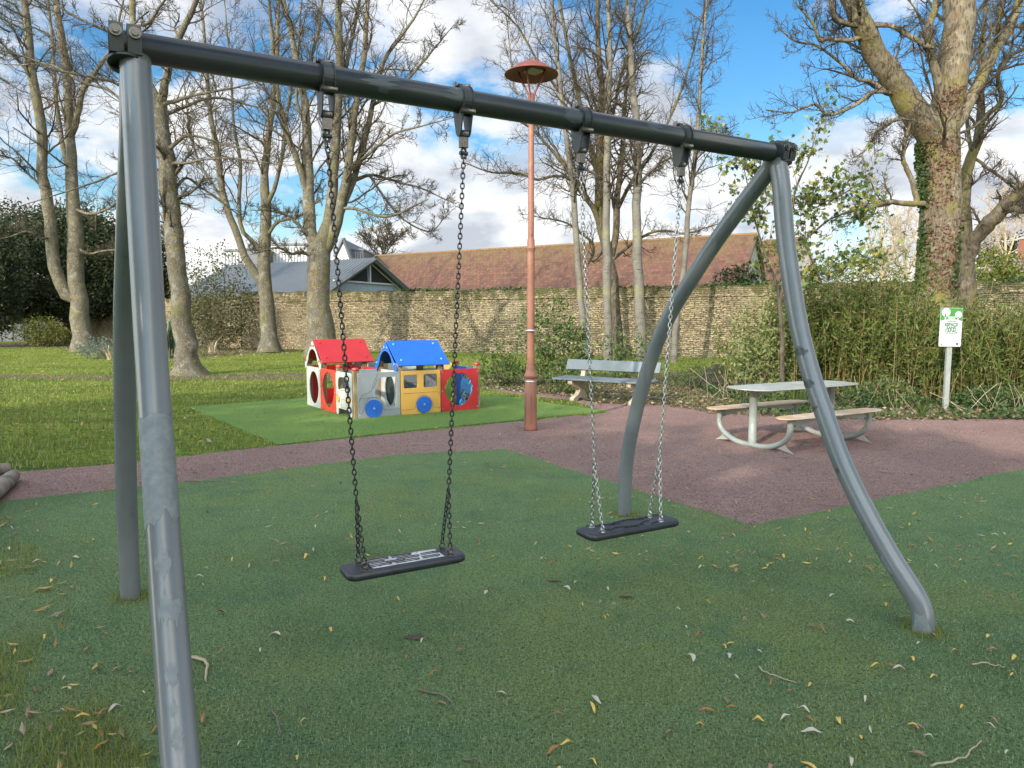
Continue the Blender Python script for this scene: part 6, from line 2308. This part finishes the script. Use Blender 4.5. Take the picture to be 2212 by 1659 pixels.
def leaf_mesh(k, m, L_=.075, w=.013):
    """narrow curled willow leaf"""
    q = np.random.default_rng(k)
    n = 8
    s = np.linspace(0, 1, n)
    bend = q.normal(0, .7)
    a = bend * (s - .5)
    x = np.cumsum(np.cos(a)) / n * L_
    y = np.cumsum(np.sin(a)) / n * L_
    z = .004 + q.uniform(.003, .016) * np.sin(s * math.pi) ** 2
    ww = w * np.sin(s * math.pi * .96 + .06) ** .7 * q.uniform(.7, 1.2)
    tx, ty = np.gradient(x), np.gradient(y)
    ll = np.hypot(tx, ty)
    nx, ny = -ty / ll, tx / ll
    cup = q.uniform(.2, .7)
    rows = [np.c_[x + nx * ww / 2 * f, y + ny * ww / 2 * f, z + abs(f) * ww * cup * .5] for f in (-1, 0, 1)]
    v = np.concatenate(rows)
    v[:, :2] -= v[:, :2].mean(0)
    i = np.arange(n - 1)
    fc = np.concatenate([np.stack([i, i + 1, i + 1 + n, i + n], 1), np.stack([i + n, i + n + 1, i + 1 + 2 * n, i + 2 * n], 1)])
    return MB().add(v, fc, smooth=True).mesh('fallen_leaf', m)


kinds = [(M_fall_y, 'narrow yellow willow leaf fallen on the green turf', 70), (M_fall_o, 'narrow orange-brown willow leaf fallen on the green turf', 70),
         (M_fall_w, 'pale dry willow leaf fallen on the green turf', 60), (M_fall_b, 'small brown curled leaf fallen on the green turf', 60)]
for m, lab, cnt in kinds:
    ms = [leaf_mesh(300 + i + cnt * 7, m, L_=r_.uniform(.045, .085), w=r_.uniform(.010, .018)) for i in range(6)]
    p = scatter(cnt * 7, 2.3, 5.6, 1.2, turf_out, [corner], margin=.0)
    # more leaves to the right and along the left edge
    pr_ = .35 + .65 * ((p[:, 0] > .7) | (p[:, 0] < -1.3))
    p = p[r_.random(len(p)) < pr_][:cnt]
    for (x, y) in p:
        o = bpy.data.objects.new('fallen_leaf', random.choice(ms))
        COL.objects.link(o)
        o.location = (x, y, .026)
        o.rotation_euler = (r_.normal(0, .15), r_.normal(0, .15), r_.random() * 6.28)
        sc_ = r_.uniform(.55, 1.15)
        o.scale = (sc_, sc_, sc_)
        tag(o, lab, 'leaf', 'willow leaves scattered over the turf')


def scat_leaves(name, lab, p, z, size, asp=.25, mm=None):
    n = len(p)
    v, f = leaf_quads(np.c_[p, np.full(n, z) + r_.random(n) * .012], size, r_, 4.0, asp, .08)
    return tag(MB().add(v, f).obj(name, mm or M_fall), lab, 'leaves', kind='stuff')


p = scatter(2200, 4.4, 12.5, 1.0, turf_out)
p = p[(r_.random(len(p)) < .32 + .5 * (p[:, 0] > .4))]
scat_leaves('scattered_leaves', 'many small fallen leaves and chips on the far part of the turf', p, .026, .055)
p = scatter(1300, 4.8, 14, 1.0, path_out, [turf_out, t2])
scat_leaves('scattered_leaves', 'small pale leaves and chips on the purple path', p, .014, .045, .3)
p = scatter(1500, 9, 30, .8, None, [turf_out, path_out, t2], margin=0)
scat_leaves('scattered_leaves', 'fallen leaves scattered on the lawn', p[p[:, 0] < 3], .035, .075, .5)
p = scatter(1300, 1.9, 6, 1.2, corner2, margin=.2)
scat_leaves('scattered_leaves', 'yellow and brown leaves gathered on the grass at the left edge', p, .035, .075, .22)
# twigs
tw = [((410, 1420, 445, 1470), 'curved pale stick lying against the near left swing leg'), ((905, 1490, 985, 1540), 'long thin brown twig on the turf below the first seat'), ((585, 1530, 605, 1590), 'thin tan twig lying between leaves at lower left'),
      ((400, 1040, 530, 1046), 'thin twig on the path edge right of the left legs'), ((1000, 1640, 1040, 1660), 'forked twig at the bottom of the picture'), ((2010, 1655, 2120, 1600), 'curved pale twig near the lower right corner'),
      ((1640, 1440, 1720, 1475), 'thin straw twig left of the right front leg foot'), ((2100, 1435, 2170, 1440), 'straight pale twig right of the right front leg foot')]
for (x0, y0, x1, y1), lab in tw:
    a, b = G(x0, y0, .026), G(x1, y1, .026)
    md = (a + b) / 2 + np.array([*(r_.normal(0, .12, 2) * np.linalg.norm(b - a)), .01])
    pth = smooth_path(np.array([a, md, b]), 12)
    pth[1:-1] += r_.normal(0, .003, (10, 3))
    rr = .0035 if 'stick' not in lab else .008
    tag(MB().tubes(pth[None], rr * np.linspace(1.2, .6, 12)[None], 6, caps=True).obj('twig', M_straw if 'pale' in lab or 'straw' in lab else M_twig, origin=a), lab, 'twig')
# grass growing round the feet of the swing stand and the lamp
ft = []
for c in (FR(3.53, 1.228, 0), FR(3.56, -1.25, 0), FR(.10, 1.228, 0), FR(.01, -1.25, 0)):
    a_ = r_.random(260) * 6.28
    d_r = .055 + np.abs(r_.normal(0, .035, 260))
    ft.append(np.c_[c[0] + np.cos(a_) * d_r, c[1] + np.sin(a_) * d_r])
blades('foot_grass', np.concatenate(ft), .016, .035, .0035, M_blade2, 'small grass tufts sprouting round the feet of the swing legs', .9)
# dark worn dirt marks on the turf
for (px, py, rx, ry, lab) in ((898, 1386, .045, .028, 'small dark hole of bare dirt in the turf below the first seat'), (1197, 1262, .05, .014, 'dark scuff of dirt on the turf between the swings'), (1350, 1297, .05, .014, 'dark dirt scuff on the turf below the second seat')):
    c = G(px, py)
    th_ = np.linspace(0, 2 * math.pi, 22, endpoint=False)
    rr = 1 + .3 * r_.normal(size=22)
    ol = np.c_[c[0] + rx * rr * np.cos(th_), c[1] + ry * rr * np.sin(th_), np.full(22, .0245)]
    mb = MB().add(ol, [list(range(22))])
    tag(mb.obj('dirt_patch', M_dirt), kind='stuff', label=lab, cat='dirt')
# thin dark twigs on the path
mb = MB()
p = scatter(60, 5, 11, 1, path_out, [turf_out])
n = len(p)
a_ = r_.random(n) * 6.28
l_ = r_.uniform(.08, .35, n)
e = np.c_[p + np.c_[np.cos(a_), np.sin(a_)] * l_[:, None], np.full(n, .014)]
b_ = np.c_[p, np.full(n, .014)]
tag(MB().tubes(np.stack([b_, (b_ + e) / 2 + np.c_[r_.normal(0, .03, (n, 2)), np.zeros(n)], e], 1), .003, 3).obj('twig_litter', M_twig), 'thin dark twigs scattered on the purple path', 'twigs', kind='stuff')

# ------------------------------------------------------------------ unseen evergreens added behind the camera to shade the turf
r_ = np.random.default_rng(77)
sh = np.array([math.sin(R(SUN_AZ)), math.cos(R(SUN_AZ))])
sp2 = np.array([-sh[1], sh[0]])
for i in range(9):
    c = np.array([2.5, 5.0]) + sh * (19 + (i % 2) * 2.2) + sp2 * (i - 4) * 3.0
    blob_tree('shade_evergreen', 'unseen evergreen number %s added behind the viewpoint for shade' % ['one', 'two', 'three', 'four', 'five', 'six', 'seven', 'eight', 'nine'][i], 'tree', (c[0], c[1], 5.6),
              [((0, 0, 0), (2.3, 2.3, 5.4))], 7600, .50, M_l_oak, 110 + i, trunk=[[(c[0], c[1], 0, .2), (c[0], c[1], 8, .08)]], group='unseen evergreens added for shade', barkm=M_bark_d, clump=16, shell=.2)
